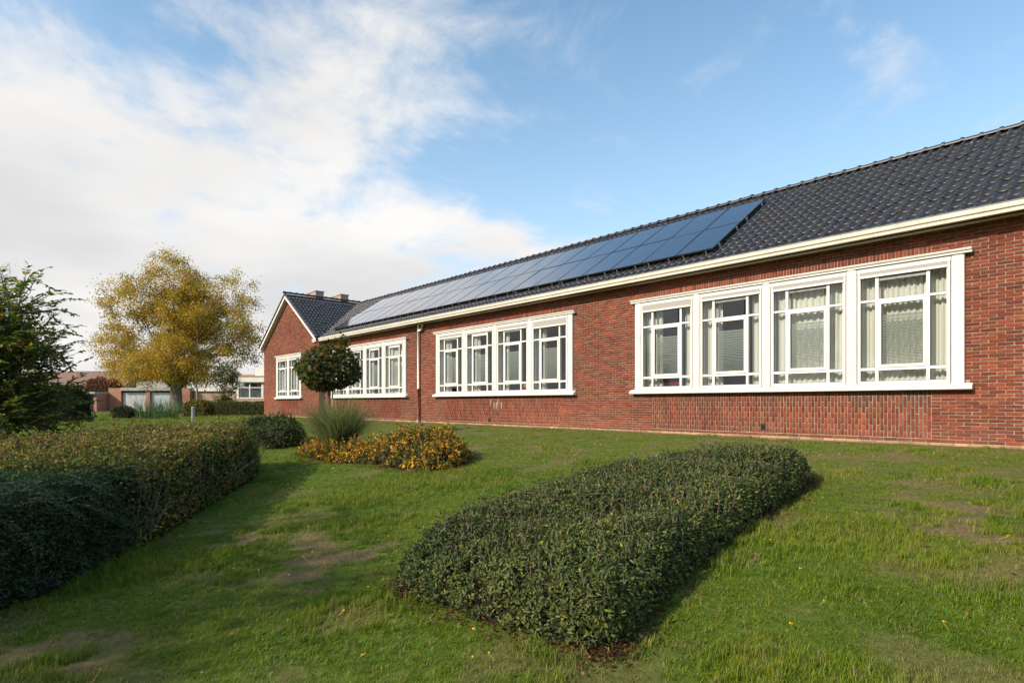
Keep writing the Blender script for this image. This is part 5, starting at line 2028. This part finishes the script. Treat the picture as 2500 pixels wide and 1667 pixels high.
# ------------------------------------------------------------------ lawn
def scatter(name, protos, pts, rot, scl, kind_i, attrs, mat):
    """loose vertices carry the scatter; the prototype tufts live in the same mesh, and geometry nodes instance them"""
    V = [np.asarray(pts)]
    Fs = []
    n0 = len(pts)
    o_ = n0
    pk = [np.full(n0, -1)]
    for i, (pv, pf_) in enumerate(protos):
        V.append(pv)
        Fs += [tuple(int(q) + o_ for q in f) for f in pf_]
        pk.append(np.full(len(pv), i))
        o_ += len(pv)
    me = bpy.data.meshes.new(name)
    me.from_pydata(np.concatenate(V).tolist(), [], Fs)

    def at(nm, vals, typ='FLOAT'):
        full_ = np.zeros(o_, np.float32 if typ == 'FLOAT' else np.int32)
        full_[:len(vals)] = vals
        me.attributes.new(nm, typ, 'POINT').data.foreach_set('value', full_)

    me.attributes.new('proto', 'INT', 'POINT').data.foreach_set('value', np.concatenate(pk).astype(np.int32))
    at('which', kind_i, 'INT')
    at('rot', rot)
    at('scl', scl)
    for k_, v_ in attrs.items():
        at(k_, v_)
    me.materials.append(mat)
    o = bpy.data.objects.new(name, me)
    COL.objects.link(o)
    ng = bpy.data.node_groups.new(name, 'GeometryNodeTree')
    ng.interface.new_socket('Geometry', in_out='INPUT', socket_type='NodeSocketGeometry')
    ng.interface.new_socket('Geometry', in_out='OUTPUT', socket_type='NodeSocketGeometry')
    nn, ll = ng.nodes, ng.links
    gi, go = nn.new('NodeGroupInput'), nn.new('NodeGroupOutput')

    def named(nm, typ):
        x_ = nn.new('GeometryNodeInputNamedAttribute')
        x_.data_type = typ
        x_.inputs['Name'].default_value = nm
        return x_.outputs['Attribute']

    def eq(src, v):
        c_ = nn.new('FunctionNodeCompare')
        c_.data_type = 'INT'
        c_.operation = 'EQUAL'
        ll.new(src, c_.inputs[2])
        c_.inputs[3].default_value = v
        return c_.outputs[0]

    def sepg(geo, sel):
        s_ = nn.new('GeometryNodeSeparateGeometry')
        s_.domain = 'POINT'
        ll.new(geo, s_.inputs['Geometry'])
        ll.new(sel, s_.inputs['Selection'])
        return s_.outputs[0], s_.outputs[1]

    pnt, rest = sepg(gi.outputs[0], eq(named('proto', 'INT'), -1))
    join = nn.new('GeometryNodeJoinGeometry')
    for i in range(len(protos)):
        tuft, _ = sepg(rest, eq(named('proto', 'INT'), i))
        sub, _ = sepg(pnt, eq(named('which', 'INT'), i))
        m2p = nn.new('GeometryNodeMeshToPoints')
        ll.new(sub, m2p.inputs[0])
        iop = nn.new('GeometryNodeInstanceOnPoints')
        ll.new(m2p.outputs[0], iop.inputs['Points'])
        ll.new(tuft, iop.inputs['Instance'])
        cx_ = nn.new('ShaderNodeCombineXYZ')
        ll.new(named('rot', 'FLOAT'), cx_.inputs[2])
        e2r = nn.new('FunctionNodeEulerToRotation')
        ll.new(cx_.outputs[0], e2r.inputs[0])
        ll.new(e2r.outputs[0], iop.inputs['Rotation'])
        ll.new(named('scl', 'FLOAT'), iop.inputs['Scale'])
        ll.new(iop.outputs[0], join.inputs[0])
    ll.new(join.outputs[0], go.inputs[0])
    md = o.modifiers.new('scatter', 'NODES')
    md.node_group = ng
    return o


def tuft(n, rad, h, w, lean):
    V, Fc = [], []
    for i in range(n):
        a, r0 = rng.uniform(0, 6.28), rad * math.sqrt(rng.random())
        b = np.array([r0 * math.cos(a), r0 * math.sin(a), -.004])
        a2 = rng.uniform(0, 6.28)
        hh = h * rng.uniform(.45, 1.1)
        ln = hh * lean * rng.uniform(.2, 1.2)
        d = np.array([math.cos(a2), math.sin(a2), 0])
        s = np.array([-d[1], d[0], 0]) * w * rng.uniform(.7, 1.2) / 2
        m1 = b + d * ln * .3 + [0, 0, hh * .6]
        t = b + d * ln + [0, 0, hh]
        k_ = len(V)
        V += [b - s, b + s, m1 + s * .85, m1 - s * .85, t]
        Fc += [(k_, k_ + 1, k_ + 2, k_ + 3), (k_ + 3, k_ + 2, k_ + 4)]
    return np.array(V), Fc


protos = [tuft(16, .05, .055, .0042, .9), tuft(16, .05, .040, .0042, 1.3), tuft(18, .045, .085, .0040, .75), tuft(9, .05, .032, .014, 2.2), tuft(14, .07, .016, .0045, 4.5)]
pts_all = []
for z0, z1, dens in ((1.9, 4.5, 900), (4.5, 7, 620), (7, 10, 380), (10, 15, 190), (15, 24, 75), (24, 40, 24)):
    area = 1.12 * (z1 * z1 - z0 * z0)
    n = int(area * dens)
    zc = np.sqrt(rng.uniform(z0 * z0, z1 * z1, n))
    a = rng.uniform(-1.12, 1.12, n) * zc
    pts_all.append(np.stack([a * RGT[0] + zc * FWD[0], a * RGT[1] + zc * FWD[1], zc], 1))
PT = np.concatenate(pts_all)
px_, py_, zc = PT[:, 0], PT[:, 1], PT[:, 2]
keep = ~((py_ > 12.57) & (px_ > X_COR)) & ~((py_ > 12.27) & (px_ > X_GL) & (px_ <= X_COR)) & (zc < 48)
edge = np.full(len(px_), 9.)
for poly, lt_ in SHRUBS:
    P_ = np.array(poly)
    lo_, hi_ = P_.min(0), P_.max(0)
    bb = (px_ > lo_[0]) & (px_ < hi_[0]) & (py_ > lo_[1]) & (py_ < hi_[1]) & keep
    ins = np.zeros(len(px_), bool)
    ins[bb] = in_poly(px_[bb], py_[bb], poly)
    if lt_:
        near = (px_ > lo_[0] - .4) & (px_ < hi_[0] + .4) & (py_ > lo_[1] - .4) & (py_ < hi_[1] + .4) & keep
        dn = np.full(len(px_), 9.)
        dn[near] = poly_dist(px_[near], py_[near], poly)
        ins |= dn < lt_ * (.4 + 1.2 * rng.random(len(px_)))
    keep &= ~ins
    nb = (px_ > lo_[0] - .5) & (px_ < hi_[0] + .5) & (py_ > lo_[1] - .5) & (py_ < hi_[1] + .5) & keep
    edge[nb] = np.minimum(edge[nb], poly_dist(px_[nb], py_[nb], poly))
px_, py_, zc, edge = px_[keep], py_[keep], zc[keep], edge[keep]
edge = np.minimum(edge, np.where(px_ > X_COR, np.abs(12.58 - py_), 9.))
dr = dryness(px_, py_)
k2 = rng.random(len(px_)) > dr * .35
px_, py_, zc, dr, edge = px_[k2], py_[k2], zc[k2], dr[k2], edge[k2]
npt = len(px_)
hgt_n = fbm(px_ * 1.3, py_ * 1.3, 0, 55, 4)
scl = (.50 + .70 * np.clip(hgt_n - .22, 0, 1)) * rng.uniform(.75, 1.25, npt) * (1 - .45 * dr) * np.clip(.9 + zc * .03, 1, 1.9) * np.where(py_ > 9, .8, 1) * (1 + .55 * (edge < .22) * rng.random(npt))
kind_i = np.where(hgt_n > .56, rng.choice([0, 2], npt), rng.choice([0, 1, 1], npt))
weed = (fbm(px_ * 1.1, py_ * 1.1, 0, 66, 3) > .55) & (rng.random(npt) < .22)
kind_i = np.where(weed, 3, kind_i)
kind_i = np.where((dr > .35) & (rng.random(npt) < dr), 4, kind_i)
pz_ = np.interp(0, [0], [0]) + ground_z(px_, py_) + (fbm(px_ * .8, py_ * .8, 0, 5, 3) - .45) * .05
grass = scatter('lawn_grass', protos, np.stack([px_, py_, pz_], 1), rng.uniform(0, 6.28, npt), scl, kind_i,
                {'tone': np.clip(rng.normal(.5, .2, npt), 0, 1), 'dry': np.clip(dr * .85 + (rng.random(npt) < .07) * rng.uniform(.3, .9, npt), 0, 1)}, M['grass'])
tag(grass, 'short patchy lawn grass with worn brown spots', 'grass', None, 'stuff')

# fallen leaves and small yellow flowers in the grass
nl = 620
zc = np.sqrt(rng.uniform(2.2 ** 2, 15 ** 2, nl))
a = rng.uniform(-1, 1, nl) * zc
lx, ly = a * RGT[0] + zc * FWD[0], a * RGT[1] + zc * FWD[1]
ok = ly < 12.2
for poly, lt_ in SHRUBS:
    ok &= ~in_poly(lx, ly, poly)
lx, ly = lx[ok], ly[ok]
nl = len(lx)
v, f, c = leaves(np.stack([lx, ly, ground_z(lx, ly) + rng.uniform(.02, .045, nl)], 1), rand_unit(nl) * [1, 1, .4], norml(rand_unit(nl) * .5 + [0, 0, 1]), rng.uniform(.025, .07, nl), rng.uniform(.025, .055, nl),
                 pick([(0.36, 0.20, 0.05, 3), (0.24, 0.11, 0.04, 3), (0.10, 0.05, 0.03, 3), (0.45, 0.34, 0.2, 1)], nl), LEAFM, .4)
tag(np_mesh('fallen_leaves', v, f, M['leaf'], None, c), 'scattered fallen leaves lying in the grass', 'leaves', None, 'stuff')
m = MB()
nf = 190
zc = np.sqrt(rng.uniform(2.4 ** 2, 13 ** 2, nf))
a = rng.uniform(-.95, 1, nf) * zc
fx, fy = a * RGT[0] + zc * FWD[0], a * RGT[1] + zc * FWD[1]
for x, y in zip(fx, fy):
    if y > 12 or any(in_poly(np.array([x]), np.array([y]), p)[0] for p, _ in SHRUBS):
        continue
    z = gz(x, y)
    h = rng.uniform(.03, .055)
    dx, dy = rng.normal(0, .03, 2)
    r0 = rng.uniform(.007, .013)
    ring = [(x + dx + r0 * math.cos(t), y + dy + r0 * math.sin(t), z + h + .006 * (k % 2)) for k, t in enumerate(np.linspace(0, 6.28, 9)[:-1])]
    m.add([(x + dx, y + dy, z + h - .004)] + ring, [(0, k + 1, (k + 1) % 8 + 1) for k in range(8)])
    m.tube([(x, y, z), (x + dx, y + dy, z + h - .004)], .0012, 3)
M['petal'] = mat_noise('yellow_petal', (0.75, 0.42, 0.01), (0.8, 0.5, 0.02), 30, .6)
tag(build('lawn_flowers', m, M['petal']), 'tiny yellow flowers dotted over the lawn', 'flowers', None, 'stuff')
for o in bpy.data.objects:
    if '_w' in o:
        del o['_w']
